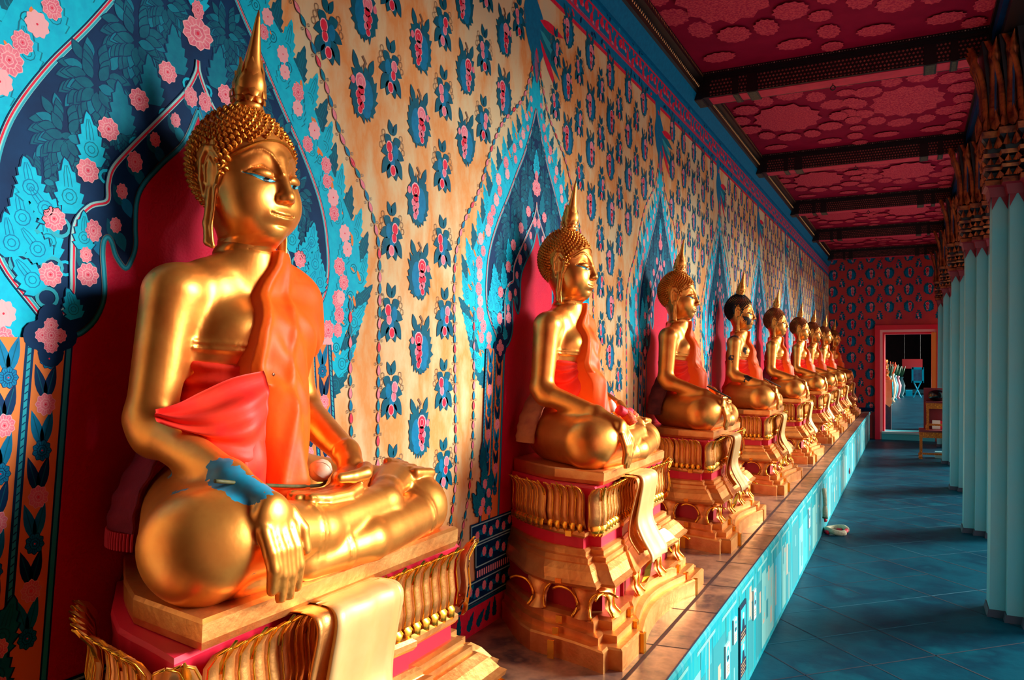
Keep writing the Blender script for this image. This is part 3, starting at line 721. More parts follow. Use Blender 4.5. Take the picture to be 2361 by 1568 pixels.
for i, y in enumerate((5.50, 8.12, 10.75, 13.4, 16.0)):
    o = col0 if i == 0 else copy_tree(col0)
    o.location = (CX_, y + .27, 0); tag(o, CLB[i], 'column', 'columns along the open side')
for y in (2.85,):                     # the row goes on beside and behind the camera
    mb = MB(); mb.loft([redent(.27, z=0), redent(.26, z=3.56)]); o = mb.build('trim_7', COLM); o.location = (CX_, y + .27, 0); tag(o, kind='structure')

# ---------------------------------------------------------------- pedestals
# local frame: x=0 is the statue axis, +x faces the corridor, z=0 the plinth top
def plan(hw, fx, bow=.0, st=.0, z=0.0, sag=0.0, nseg=9, bx=0):
    """half-plan of a pedestal course: back edge against the wall, concave sides, stepped front corners"""
    X_ = [-.165, -.11, 0, .1, fx - st]; W_ = [.45, .55, .76, .905, 1.0]
    side = []
    for i in range(nseg + 1):
        t = i / nseg; x = -.165 + (fx - st + .165) * t; w = hw * float(np.interp(x, X_, W_)); side.append((x, w - bow * .5 * max(0, math.sin(math.pi * min(1, max(0, (t - .3) / .7)))), z - sag * math.sin(math.pi * t)))
    pts = [(x, -w, zz) for x, w, zz in side[:-1]]
    pts += [(fx - st, -hw, z), (fx - st, -hw + st * 1.0, z), (fx, -hw + st * 1.0, z)] if st else [(fx, -hw, z)]
    c = hw - st - .20
    if st:
        pts += [(fx, -c, z), (fx + .012, -c, z)]
    m = nseg * 2; fx2 = fx + .012 if st else fx
    for i in range(1, m):
        t = i / m; y = (-c if st else -hw) + 2 * (c if st else hw) * t
        pts.append((fx2 - bow * 1.1 * math.sin(math.pi * t), y, z - sag * math.sin(math.pi * t)))
    if st: pts += [(fx2, c, z), (fx, c, z)]
    pts += [(fx, hw - st, z), (fx - st, hw - st, z), (fx - st, hw, z)] if st else [(fx, hw, z)]
    pts += [(x, w, zz) for x, w, zz in reversed(side[:-1])]; return pts
GREC = mat('recess red', (170, 14, 40), rough=.5)
def make_pedestal():
    t = empty('statue_pedestal', (0, 0, 0))
    S = .05
    mb = MB()
    def course(rows, m=0): mb.loft([plan(hw, fx, b, S, z, sg) for hw, fx, z, b, sg in rows], m)
    course([(.63, .45, 0, .05, 0), (.63, .45, .068, .05, 0), (.622, .442, .074, .05, 0), (.592, .425, .076, .05, 0)])
    course([(.585, .415, .07, .045, 0), (.585, .415, .100, .045, 0), (.555, .395, .106, .045, 0)])
    course([(.55, .385, .10, .04, 0), (.55, .385, .134, .04, 0), (.525, .37, .142, .04, .0)])
    mb.build('base_steps', GOLDP, t)
    mb = MB(); course([(.475, .32, .13, .03, 0), (.475, .32, .27, .03, .01)], 0); mb.build('recess', GREC, t)
    mb = MB()
    course([(.515, .362, .236, .03, .012), (.545, .392, .250, .03, .014), (.55, .396, .262, .03, .016), (.535, .382, .272, .03, .016), (.515, .362, .30, .03, .016), (.49, .345, .318, .03, .014), (.48, .338, .32, .03, .014)])
    course([(.478, .335, .316, .028, .01), (.478, .335, .336, .028, .01), (.463, .322, .340, .026, .01), (.46, .320, .342, .026, .01), (.46, .32, .356, .026, .01), (.447, .309, .362, .026, .008)])
    mb.build('shoulder_moulding', GOLDP, t)
    mb = MB(); course([(.432, .300, .355, .02, .006), (.432, .300, .408, .02, 0)], 0); mb.build('neck_panel', REDP, t)
    mb = MB(); course([(.442, .306, .400, .02, 0), (.448, .312, .408, .02, 0), (.448, .312, .420, .02, 0), (.438, .305, .428, .02, 0)]); mb.build('neck_fillet', GOLDP, t)
    # lotus band
    mb = MB(); mb.loft([plan(hw, fx, .015, .0, z) for hw, fx, z in ((.420, .286, .425), (.430, .296, .46), (.424, .290, .54), (.430, .296, .580), (.425, .290, .588))]); mb.build('lotus_core', REDP, t)
    mb = MB(); 
    pl = [Vector(p) for p in plan(.426, .290, .012, 0.0, .43)]
    per = [(pl[i], pl[(i + 1) % len(pl)]) for i in range(len(pl) - 1)]
    tot = sum((b - a).length for a, b in per)
    def cnorm(p, n_):
        # petals turn gradually round the front corners
        for cy in (-.426, .426):
            if (p - Vector((.290, cy, p.z))).length < .030: return Vector((1, 1 if cy > 0 else -1, 0)).normalized()
        return n_
    NPT = 54
    prof = [(.0, .0), (.016, .02), (.022, .055), (.017, .10), (.020, .130), (.034, .152), (.050, .163)]
    prof0 = [(.003, .0), (.012, .014), (.020, .034), (.026, .045)]
    wid = [.6, 1.04, 1.06, 1.04, 1.0, .72, .04]
    for k in range(NPT * 1):
        s = (k + .5) / NPT * tot
        for a, b in per:
            L = (b - a).length
            if s <= L: break
            s -= L
        if (a + (b - a).normalized() * s).x < -.07: continue
        d = (b - a).normalized(); nrm = Vector((d.y, -d.x, 0)); c = a + d * s; w = tot / NPT * .5; nrm = cnorm(c, nrm); d = Vector((-nrm.y, nrm.x, 0)); w = w * (1.5 if abs(nrm.x * nrm.y) > .3 else 1); c = c + (nrm * .010 if abs(nrm.x * nrm.y) > .3 else nrm * 0)
        v = []; 
        for (o_, z), kk in zip(prof, wid):
            for u in (-1, -.55, 0, .55, 1): v.append(c + d * (u * w * kk) + nrm * (o_ + .010 * (1 - u * u)) + Vector((0, 0, z)))
        f = [(i * 5 + j, i * 5 + j + 1, i * 5 + j + 6, i * 5 + j + 5) for i in range(6) for j in range(4)]
        mb.add(v, f, 0)
        for u in (-.93, .93):                                   # bright rim of each petal
            mb.tube([c + d * (u * w * kk) + nrm * (o_ + .010) + Vector((0, 0, z)) for (o_, z), kk in zip(prof[1:], wid[1:])], .0019, 4, 1)
        if k % 2 == 0:                                          # tip curl between petals
            cc = c + d * w; v = []
            for z, o_, ww in ((.11, .020, .006), (.138, .030, .009), (.155, .044, .006), (.170, .054, .001)): v += [cc - d * ww + nrm * o_ + Vector((0, 0, z)), cc + nrm * (o_ + .006) + Vector((0, 0, z)), cc + d * ww + nrm * o_ + Vector((0, 0, z))]
            mb.add(v, [(i * 3 + j, i * 3 + j + 1, i * 3 + j + 4, i * 3 + j + 3) for i in range(3) for j in range(2)], 1)
        # small drooping petal below
        v = []
        for (o_, z), kk in zip(((.010, .03), (.026, .012), (.024, -.008), (.014, -.020)), (.7, .9, .6, .05)):
            for u in (-1, 0, 1): v.append(c + d * (u * w * kk * .9) + nrm * (o_ + .008 * (1 - u * u)) + Vector((0, 0, z)))
        mb.add(v, [(i * 3 + j, i * 3 + j + 1, i * 3 + j + 4, i * 3 + j + 3) for i in range(3) for j in range(2)], 1)
    mb.build('lotus_petals', [GOLDP, GOLDB], t, True)
    mb = MB(); mb.loft([plan(hw, fx, .0, .0, z) for hw, fx, z in ((.388, .308, .590), (.392, .313, .604), (.392, .315, .634), (.386, .308, .640))]); mb.build('seat_slab', GOLDP, t)
    # lion-foot brackets: scrolled legs on the front and the sides
    def leg(c, d, nrm, s=1, w=.05):
        c, d, nrm = Vector(c), Vector(d), Vector(nrm)
        v = []; path = [(-.02, .112, .05), (.0, .095, .055), (.015, .07, .04), (.01, .045, .028), (.012, .028, .026), (.03, .010, .034), (.04, .0, .04)]
        b = MB()
        for o_, z, ww in path:
            for u in (-1, -.5, 0, .5, 1): v.append(c + d * (u * ww) + nrm * (o_ + .016 * (1 - u * u)) + Vector((0, 0, z)))
        mb.add(v, [(i * 5 + j, i * 5 + j + 1, i * 5 + j + 6, i * 5 + j + 5) for i in range(6) for j in range(4)], 0)
        for sg in (-1, 1):                    # scroll line running up and along the apron
            pts = [c + d * (sg * .036) + nrm * .048 + Vector((0, 0, .003)), c + d * (sg * .024) + nrm * .028 + Vector((0, 0, .03)), c + d * (sg * .026) + nrm * .026 + Vector((0, 0, .06)), c + d * (sg * .05) + nrm * .022 + Vector((0, 0, .088)), c + d * (sg * .095) + nrm * .016 + Vector((0, 0, .095)), c + d * (sg * .125) + nrm * .012 + Vector((0, 0, .083))]
            mb.tube(catmull(pts, 3), .0048, 6, 1)
    mb = MB()
    for y in (-.44, -.15, .15, .44): leg((.335, y, .138), (0, 1, 0), (1, 0, 0))
    for sg in (-1, 1):
        for x, q_ in ((.28, .485), (.08, .432)): leg((x, sg * q_, .138), (-sg, 0, 0), (0, sg, 0))
    mb.build('lion_legs', [GOLDP, GOLDB], t, True)
    mb = MB()   # leaf spear in the middle of the front
    for z, w, o_ in ((.0, .002, .03),): pass
    v = []
    for z, w, o_ in ((.14, .012, .345), (.17, .026, .36), (.20, .022, .365), (.235, .004, .37)): v += [(o_ - .01, -w, z), (o_ + .008, 0, z), (o_ - .01, w, z)]
    mb.add(v, [(i * 3 + j, i * 3 + j + 1, i * 3 + j + 4, i * 3 + j + 3) for i in range(3) for j in range(2)], 0)
    mb.build('leaf_spear', GOLDB, t)
    # bright gilt ribbons up the redented edges
    for y0 in (-.385, .385):
        for (hw, fx, z0, z1) in ((.63, .45, .0, .070), (.585, .415, .072, .101), (.55, .385, .104, .135)):
            fx2 = fx + .003; mb = MB(); mb.box((fx2 - .006, y0 * hw / .63 - .006, z0), (fx2 + .012, y0 * hw / .63 + .022, z1), 0); mb.build('gilt_ribbon', GOLDB, t)
    for sg in (-1, 1):
        for hw, z0, z1, x, bw in ((.63, .004, .068, .19, .046), (.585, .074, .10, .19, .042), (.55, .106, .134, .19, .036), (.548, .252, .268, .19, .022), (.448, .40, .42, .19, .016)):
            yy = sg * (hw * .975 - bw * .6); mb = MB(); mb.box((x - .012, min(yy, yy + sg * .006), z0), (x + .012, max(yy, yy + sg * .006), z1), 0); mb.build('gilt_ribbon', GOLDB, t)
    # the cloth that hangs over the front
    def strip(y0, path, w, m, thick=.006, sw=0.0):
        pts = catmull([(x, 0, z) for x, z in path], 5); n_ = len(pts); v = []; K = 8
        for i, p in enumerate(pts):
            for j in range(K + 1):
                u = j / K - .5; ww = w * (1 + .12 * i / n_); v.append((p[0] + .004 * math.cos(u * 14) + (.006 if abs(u) > .45 else 0) * 0, y0 + u * ww + sw * i / n_, p[2]))
        N = len(v); v += [(a - thick, b, c - (.004 if c > .6 else 0)) for a, b, c in v]
        f = []
        for i in range(n_ - 1):
            for j in range(K):
                a = i * (K + 1) + j; f.append((a, a + 1, a + K + 2, a + K + 1)); f.append((a + N, a + K + 1 + N, a + K + 2 + N, a + 1 + N))
            a = i * (K + 1); b = a + K; f.append((a, a + K + 1, a + K + 1 + N, a + N)); f.append((b, b + N, b + K + 1 + N, b + K + 1))
        for j in range(K): a = (n_ - 1) * (K + 1) + j; f.append((a, a + 1, a + 1 + N, a + N))
        mb.add(v, f, m)
    mb = MB()
    strip(-.145, [(.300, .594), (.335, .597), (.366, .592), (.376, .565), (.362, .50), (.345, .42), (.345, .36), (.385, .30)], .09, 1, sw=.0)
    strip(-.045, [(.300, .597), (.335, .600), (.372, .596), (.386, .570), (.376, .50), (.366, .42), (.388, .36), (.425, .30), (.43, .27)], .185, 0, .008, -.03)
    strip(.02, [(.300, .594), (.335, .597), (.366, .592), (.377, .565), (.362, .50), (.347, .42), (.35, .36), (.39, .31)], .08, 0, .006, .01)
    mb.build('hanging_cloth', [CLOTHG, GOLDP], t, True)
    return t
ped0 = make_pedestal()
ORD = ['first', 'second', 'third', 'fourth', 'fifth', 'sixth', 'seventh', 'eighth', 'ninth']
PLB = ['tiered gold lotus pedestal cropped by the bottom edge, under the nearest statue', 'tall tiered gold lotus pedestal with a red neck, under the second statue', 'gold lotus pedestal under the third statue, its near side dark red', 'gold lotus pedestal under the black-haired fourth statue', 'gold lotus pedestal under the fifth statue from the front', 'gold lotus pedestal under the sixth statue from the front', 'gold lotus pedestal under the seventh statue from the front', 'small far gold pedestal under the eighth statue, last but one', 'farthest gold pedestal, nearest the red end wall']
for i, y in enumerate(SY):
    o = ped0 if i == 0 else copy_tree(ped0)
    o.location = (AX, y, PLZ); tag(o, PLB[i], 'pedestal', 'lotus pedestals in a row on the plinth')
# ---------------------------------------------------------------- sculpting with distance fields
class Field:
    def __init__(s, lo, hi, h):
        s.lo = np.array(lo, np.float32); s.h = h
        s.n = [int((b - a) / h) + 1 for a, b in zip(lo, hi)]
        s.ax = [np.float32(lo[i]) + np.arange(s.n[i], dtype=np.float32) * np.float32(h) for i in range(3)]
        s.F = np.full(s.n, .06, np.float32)
    def sl(s, lo, hi, m):
        r = []
        for i in range(3):
            a = max(0, int((lo[i] - m - s.lo[i]) / s.h)); b = min(s.n[i], int((hi[i] + m - s.lo[i]) / s.h) + 2)
            if b <= a: return None
            r.append(slice(a, b))
        return tuple(r)
    def grid(s, r): return s.ax[0][r[0]][:, None, None], s.ax[1][r[1]][None, :, None], s.ax[2][r[2]][None, None, :]
    def put(s, r, d, k, sub=False):
        F = s.F[r]
        if sub: a, b = F, -d; hh = np.clip(.5 - .5 * (b - a) / k, 0, 1) if k else 0; s.F[r] = (b * (1 - hh) + a * hh + k * hh * (1 - hh)) if k else np.maximum(a, b); 
        else: hh = np.clip(.5 + .5 * (d - F) / k, 0, 1); s.F[r] = d * (1 - hh) + F * hh - k * hh * (1 - hh)
    def cap(s, a, b, ra, rb=None, k=.012, sub=False, flat=None):
        rb = ra if rb is None else rb; a = np.array(a, float); b = np.array(b, float); R_ = max(ra, rb)
        r = s.sl(np.minimum(a, b) - R_, np.maximum(a, b) + R_, k + 3 * s.h)
        if r is None: return
        x, y, z = s.grid(r); d = b - a; L2 = float(d @ d) + 1e-9
        t = np.clip(((x - a[0]) * d[0] + (y - a[1]) * d[1] + (z - a[2]) * d[2]) / L2, 0, 1)
        px, py, pz = x - a[0] - t * d[0], y - a[1] - t * d[1], z - a[2] - t * d[2]
        if flat is not None:
            fn = np.array(flat[0], float); fn /= np.linalg.norm(fn); q = (px * fn[0] + py * fn[1] + pz * fn[2]) * (flat[1] - 1); px = px + q * fn[0]; py = py + q * fn[1]; pz = pz + q * fn[2]
        D = np.sqrt(px * px + py * py + pz * pz) - (ra + (rb - ra) * t)
        s.put(r, D.astype(np.float32), k, sub)
    def ell(s, c, R_, k=.012, rot=None, sub=False):
        c = np.array(c, float); R_ = np.array(R_, float); m = max(R_)
        ext = np.array(R_) if rot is None else np.array([m] * 3)
        r = s.sl(c - ext, c + ext, k + 3 * s.h)
        if r is None: return
        x, y, z = s.grid(r); x, y, z = x - c[0], y - c[1], z - c[2]
        if rot is not None:
            M = np.array(rot); x, y, z = M[0, 0] * x + M[1, 0] * y + M[2, 0] * z, M[0, 1] * x + M[1, 1] * y + M[2, 1] * z, M[0, 2] * x + M[1, 2] * y + M[2, 2] * z
        k0 = np.sqrt((x / R_[0]) ** 2 + (y / R_[1]) ** 2 + (z / R_[2]) ** 2) + 1e-6
        k1 = np.sqrt((x / R_[0] ** 2) ** 2 + (y / R_[1] ** 2) ** 2 + (z / R_[2] ** 2) ** 2) + 1e-6
        s.put(r, (k0 * (k0 - 1) / k1).astype(np.float32), k, sub)
    def chain(s, pts, rad, k=.012, sub=False):
        for i in range(len(pts) - 1): s.cap(pts[i], pts[i + 1], rad[i] if isinstance(rad, (list, tuple)) else rad, rad[i + 1] if isinstance(rad, (list, tuple)) else rad, k, sub)
    def emboss(s, lo, hi, fn, amp):
        """raise (amp>0) the surface by amp*fn"""
        r = s.sl(lo, hi, 0); x, y, z = s.grid(r); s.F[r] = s.F[r] - amp * fn(x, y, z).astype(np.float32)
    def at(s, p):
        q = [(p[i] - s.lo[i]) / s.h for i in range(3)]; i0 = [int(math.floor(v)) for v in q]
        if any(i0[i] < 0 or i0[i] >= s.n[i] - 1 for i in range(3)): return .06
        f = [q[i] - i0[i] for i in range(3)]; v = 0
        for a in (0, 1):
            for b in (0, 1):
                for c in (0, 1): v += s.F[i0[0] + a, i0[1] + b, i0[2] + c] * (f[0] if a else 1 - f[0]) * (f[1] if b else 1 - f[1]) * (f[2] if c else 1 - f[2])
        return float(v)
    def hit(s, o, d, tmax=.4):
        """first surface point along a ray"""
        t = 0; d = np.array(d, float) / np.linalg.norm(d); o = np.array(o, float); pv = s.at(o)
        while t < tmax:
            t += s.h * .8; v = s.at(o + d * t)
            if v <= 0 and pv > 0: return o + d * (t - s.h * .8 * (-v) / (pv - v + 1e-9))
            pv = v
        return None
    def mesh(s, smooth=2):
        F = s.F; F[0] = F[-1] = .01; F[:, 0] = F[:, -1] = .01; F[:, :, 0] = F[:, :, -1] = .01
        ins = F < 0
        c = [(i, j, k) for i in (0, 1) for j in (0, 1) for k in (0, 1)]; n = [m - 1 for m in s.n]
        cs = sum(ins[i:i + n[0], j:j + n[1], k:k + n[2]].astype(np.int8) for i, j, k in c)
        act = np.argwhere((cs > 0) & (cs < 8)); idx = np.full(n, -1, np.int32); idx[act[:, 0], act[:, 1], act[:, 2]] = np.arange(len(act))
        P = np.zeros((len(act), 3)); W = np.zeros(len(act))
        for a in c:
            for ax in range(3):
                if a[ax]: continue
                b = list(a); b[ax] = 1
                fa = F[act[:, 0] + a[0], act[:, 1] + a[1], act[:, 2] + a[2]]; fb = F[act[:, 0] + b[0], act[:, 1] + b[1], act[:, 2] + b[2]]
                m = (fa < 0) != (fb < 0); t = np.where(m, fa / np.where(m, fa - fb, 1), 0)
                q = np.array(a, float)[None, :].repeat(len(act), 0); q[:, ax] += t
                P[m] += q[m]; W[m] += 1
        V = s.lo[None, :] + (act + P / W[:, None]) * s.h
        quads = []
        for ax in range(3):
            u, w = (ax + 1) % 3, (ax + 2) % 3
            A = [slice(None)] * 3; B = [slice(None)] * 3; A[ax] = slice(0, -1); B[ax] = slice(1, None)
            df = ins[tuple(A)] != ins[tuple(B)]; e = np.argwhere(df); e = e[(e[:, u] > 0) & (e[:, w] > 0) & (e[:, u] < n[u]) & (e[:, w] < n[w])]
            i0 = ins[e[:, 0], e[:, 1], e[:, 2]]
            def cell(du, dw): q = e.copy(); q[:, u] -= du; q[:, w] -= dw; return idx[q[:, 0], q[:, 1], q[:, 2]]
            Q = np.stack([cell(1, 1), cell(0, 1), cell(0, 0), cell(1, 0)], 1); Q[~i0] = Q[~i0][:, ::-1]; quads.append(Q)
        Q = np.concatenate(quads); Q = Q[(Q >= 0).all(1)]
        for _ in range(smooth):
            S = np.zeros_like(V); N = np.zeros(len(V))
            for i in range(4): np.add.at(S, Q[:, i], V[Q[:, (i + 1) % 4]] + V[Q[:, (i + 3) % 4]]); np.add.at(N, Q[:, i], 2)
            V = .5 * V + .5 * S / np.maximum(N, 1)[:, None]
        return V, Q

def rotz(a): c, s_ = math.cos(a), math.sin(a); return [[c, -s_, 0], [s_, c, 0], [0, 0, 1]]
def poly_d(u, v, pts):
    D = None
    for i in range(len(pts) - 1):
        a, b = pts[i], pts[i + 1]; dx, dy = b[0] - a[0], b[1] - a[1]; t = np.clip(((u - a[0]) * dx + (v - a[1]) * dy) / (dx * dx + dy * dy), 0, 1)
        d = (u - a[0] - t * dx) ** 2 + (v - a[1] - t * dy) ** 2; D = d if D is None else np.minimum(D, d)
    return np.sqrt(D)

# torso and shoulders, shared by the body and the cloths wrapped round it
def torso(f, arms=False):
    f.ell((-.01, 0, .11), (.135, .185, .13), .02)
    f.ell((.0, 0, .27), (.092, .125, .13), .06)
    f.ell((-.005, -.010, .43), (.105, .156, .14), .05)
    f.ell((.035, -.06, .475), (.07, .075, .06), .04); f.ell((.035, .06, .475), (.07, .075, .06), .04)
    f.cap((-.012, -.155, .556), (-.012, .118, .556), .052, .052, .05)
    f.cap((-.005, -.09, .585), (0, 0, .625), .04, .045, .05); f.cap((-.005, .09, .585), (0, 0, .625), .04, .045, .05)
    f.cap((.0, 0, .58), (.012, 0, .71), .062, .058, .03)
bd = Field((-.17, -.47, -.012), (.43, .47, .70), .0042)
torso(bd)
# right arm reaching over the shin, left arm bent to the lap
bd.cap((-.008, -.187, .548), (-.01, -.232, .30), .055, .046, .035); bd.cap((-.01, -.232, .30), (.01, -.235, .27), .046, .045, .02)
bd.cap((.01, -.235, .275), (.235, -.262, .205), .045, .030, .02); bd.cap((.235, -.262, .205), (.315, -.262, .168), .030, .027, .02)
bd.cap((-.008, .146, .548), (-.012, .176, .32), .053, .046, .03); bd.cap((-.012, .176, .32), (.0, .180, .295), .046, .045, .02)
bd.cap((.0, .180, .295), (.195, .112, .205), .045, .029, .02)
# thighs, knees, shins
bd.cap((.0, -.12, .105), (.215, -.318, .095), .112, .093, .04); bd.ell((.235, -.322, .092), (.093, .083, .094), .03)
bd.cap((.0, .12, .095), (.205, .320, .064), .105, .078, .04); bd.ell((.225, .325, .064), (.085, .080, .072), .02)
bd.cap((.16, .03, .045), (.0, 0, .08), .075, .1, .05)
bd.cap((.255, .325, .045), (.300, .04, .038), .058, .048, .014); bd.cap((.300, .04, .038), (.290, -.13, .030), .048, .036, .014)      # left shin, below
bd.cap((.290, -.13, .028), (.262, -.28, .018), .030, .022, .012)                                                                  # left foot
bd.cap((.262, -.30, .105), (.275, -.09, .080), .078, .056, .010); bd.cap((.275, -.09, .080), (.265, .15, .098), .056, .040, .010)   # right shin, on top
bd.cap((.265, .15, .098), (.246, .19, .116), .040, .036, .014)
bd.cap((.244, .19, .120), (.208, .282, .136), .036, .045, .010, flat=((0.3, .0, 1), 1.6))                                          # right foot, sole up
for i in range(5):
    a = (.250 - i * .0185, .305 - abs(i - 1) * .005, .141 + .0062 * i); b = (.253 - i * .0195, .362 - i * .007, .134 + .0062 * i)
    bd.cap(a, b, .0145 if i == 0 else .0112, .0132 if i == 0 else .0098, .0035)
# right hand: palm on the shin, fingers pointing down
bd.ell((.338, -.262, .140), (.022, .042, .045), .014)
for i, (y, l) in enumerate(((-.294, .104), (-.274, .124), (-.254, .128), (-.234, .112))):
    bd.chain([(.348, y, .128), (.362 - .002 * abs(i - 1.5), y + .003, .092), (.362, y + .008, .128 - l * .62), (.352, y + .014, .128 - l)], [.0125, .0125, .0115, .0095], .0026)
bd.chain([(.334, -.222, .148), (.350, -.206, .115), (.356, -.202, .078)], [.016, .014, .0115], .004)
# left hand in the lap: palm up, fingers towards the right knee
bd.cap((.195, .112, .205), (.225, .088, .182), .029, .029, .012)
bd.ell((.245, .062, .160), (.040, .044, .026), .014)
for i, (x, l) in enumerate(((.285, .150), (.266, .168), (.247, .165), (.229, .145))):
    bd.chain([(x - .006, .045, .146), (x, .005, .138), (x + .001, .045 - l * .7, .140), (x - .001, .045 - l, .149)], [.0135, .0130, .0120, .0100], .0026)
bd.chain([(.268, .085, .180), (.289, .055, .176), (.290, .015, .174), (.284, -.022, .175)], [.0165, .0150, .0130, .0110], .005)
# wrist rings, hems, chest band, neck folds (embossed in the gilded lacquer)
def ringband(a, b, t, w, rad):
    a = np.array(a); b = np.array(b); d = (b - a) / np.linalg.norm(b - a); c = a + (b - a) * t
    def fn(x, y, z):
        s_ = (x - c[0]) * d[0] + (y - c[1]) * d[1] + (z - c[2]) * d[2]; q = (x - c[0]) ** 2 + (y - c[1]) ** 2 + (z - c[2]) ** 2
        return (np.exp(-(s_ / w) ** 2) + .8 * np.exp(-((s_ - 2.6 * w) / (w * .8)) ** 2)) * (q < rad * rad)
    lo = c - rad; hi = c + rad; bd.emboss(lo, hi, fn, .0032)
ringband((.255, .325, .045), (.300, .04, .038), .16, .004, .085)
ringband((.300, .04, .038), (.290, -.13, .030), .45, .004, .06)
ringband((.262, -.30, .105), (.275, -.09, .080), .85, .004, .075)
ringband((.0, .180, .295), (.195, .112, .205), .96, .003, .045)

def chest(x, y, z):
    q = z - (.428 + .10 * np.clip(-y - .06, -.1, .2) + .25 * np.clip(y + .02, 0, 1)); return (np.exp(-(q / .0045) ** 2) + .9 * np.exp(-((q - .013) / .004) ** 2) - .6 * (q < -.004) * .0) * (x > .0)
bd.emboss((-.02, -.17, .38), (.2, .17, .6), chest, .0042)
bd.emboss((-.1, -.1, .62), (.12, .1, .70), lambda x, y, z: np.exp(-((z - .645 - .12 * x) / .0035) ** 2) + np.exp(-((z - .668 - .12 * x) / .0035) ** 2), -.004)
bd.F = np.maximum(bd.F, -bd.ax[2][None, None, :]).astype(np.float32)
BV, BQ = bd.mesh(2)

# the head, on a finer grid
hd = Field((-.135, -.155, .625), (.165, .155, 1.0), .0022)
hd.cap((.0, 0, .60), (.012, 0, .715), .062, .058, .03)
for zf in (.652, .674): hd.emboss((-.1, -.1, .63), (.12, .1, .70), (lambda q: (lambda x, y, z: np.exp(-((z - q - .12 * x) / .003) ** 2)))(zf), -.0035)
hd.ell((-.005, 0, .86), (.108, .103, .105), .03)
hd.ell((.015, 0, .79), (.098, .099, .118), .03)
hd.ell((.040, 0, .725), (.066, .068, .058), .035)
hd.ell((.072, 0, .692), (.030, .030, .022), .025)
for sg in (-1, 1):
    hd.ell((.056, sg * .047, .752), (.049, .046, .052), .03)
    hd.ell((.126, sg * .047, .818), (.025, .038, .021), .02, rotz(sg * .45), sub=True)
    hd.ell((.0895, sg * .0435, .806), (.0225, .031, .0165), .004, rotz(sg * .42))
hd.cap((.100, 0, .842), (.126, 0, .766), .0095, .0135, .018); hd.ell((.126, 0, .760), (.015, .0155, .0115), .007)
for sg in (-1, 1):
    hd.ell((.118, sg * .0145, .757), (.0135, .0095, .0095), .005); hd.ell((.126, sg * .008, .748), (.006, .004, .004), .002, sub=True)
hd.ell((.100, 0, .724), (.018, .036, .014), .016)
hd.ell((.1085, 0, .7270), (.0105, .0300, .0042), .004); hd.ell((.1075, 0, .7175), (.0115, .0250, .0052), .004)
mouth = [(-.033, .7265), (-.024, .7235), (-.010, .7222), (0, .7205), (.010, .7222), (.024, .7235), (.033, .7265)]
hd.emboss((.04, -.05, .70), (.16, .05, .74), lambda x, y, z: np.exp(-(poly_d(y, z, mouth) / .0018) ** 2) + 0 * x, -.004)
hd.emboss((.06, -.03, .69), (.16, .03, .715), lambda x, y, z: np.exp(-((z - .703) / .004) ** 2 - (y / .018) ** 2) + 0 * x, -.004)
brow = [(.010, .812), (.014, .830), (.026, .850), (.044, .859), (.062, .855), (.081, .840)]
hd.emboss((.0, -.11, .79), (.16, .11, .88), lambda x, y, z: np.exp(-(poly_d(np.abs(y), z, brow) / .0034) ** 2) + 0 * x, .0029)
hd.emboss((.0, -.11, .79), (.16, .11, .88), lambda x, y, z: np.exp(-(poly_d(np.abs(y), z + .007, brow) / .007) ** 2) + 0 * x, -.0006)
lid = [(.020, .804), (.028, .816), (.044, .823), (.062, .817), (.076, .806)]
hd.emboss((.0, -.11, .79), (.16, .11, .85), lambda x, y, z: np.exp(-(poly_d(np.abs(y), z, lid) / .0026) ** 2) + 0 * x, -.0032)
slit = [(.018, .7955), (.030, .7925), (.044, .7930), (.060, .7985), (.078, .8055)]
hd.emboss((.0, -.11, .78), (.16, .11, .82), lambda x, y, z: np.exp(-(poly_d(np.abs(y), z, slit) / .0020) ** 2) + 0 * x, -.0026)
for sg in (-1, 1):                       # long ears
    ex, ez = .012, -.024
    rim = [(.016, .802), (.024, .830), (.020, .858), (.006, .880), (-.012, .882), (-.024, .858), (-.026, .82), (-.018, .785), (-.008, .768)]
    rp = [(x + ex, sg * (.099 + .16 * max(0, .018 - x)), z + ez) for x, z in rim]
    hd.ell((-.002 + ex, sg * .094, .825 + ez), (.024, .012, .052), .006, rotz(-sg * .15))
    hd.chain(rp, [.0052, .0056, .0060, .0064, .0066, .0066, .0064, .006, .006], .003)
    hd.chain([(.006 + ex, sg * .103, .845 + ez), (-.004 + ex, sg * .105, .860 + ez), (-.014 + ex, sg * .107, .845 + ez), (-.013 + ex, sg * .106, .81 + ez)], .003, .003)
    hd.chain([(-.002 + ex, sg * .100, .792 + ez), (-.002 + ex, sg * .103, .745), (-.006 + ex, sg * .106, .70), (-.004 + ex, sg * .106, .662), (.006 + ex, sg * .105, .652)], [.0110, .0100, .0105, .0100, .006], .005, )
    hd.chain([(.012 + ex, sg * .102, .775), (.011 + ex, sg * .106, .73), (.006 + ex, sg * .109, .69), (.008 + ex, sg * .107, .656)], [.0045, .0035, .0035, .0035], .003)
HV, HQ = hd.mesh(2)
BODYV = np.concatenate([BV, HV]); BODYQ = np.concatenate([BQ, HQ + len(BV)])

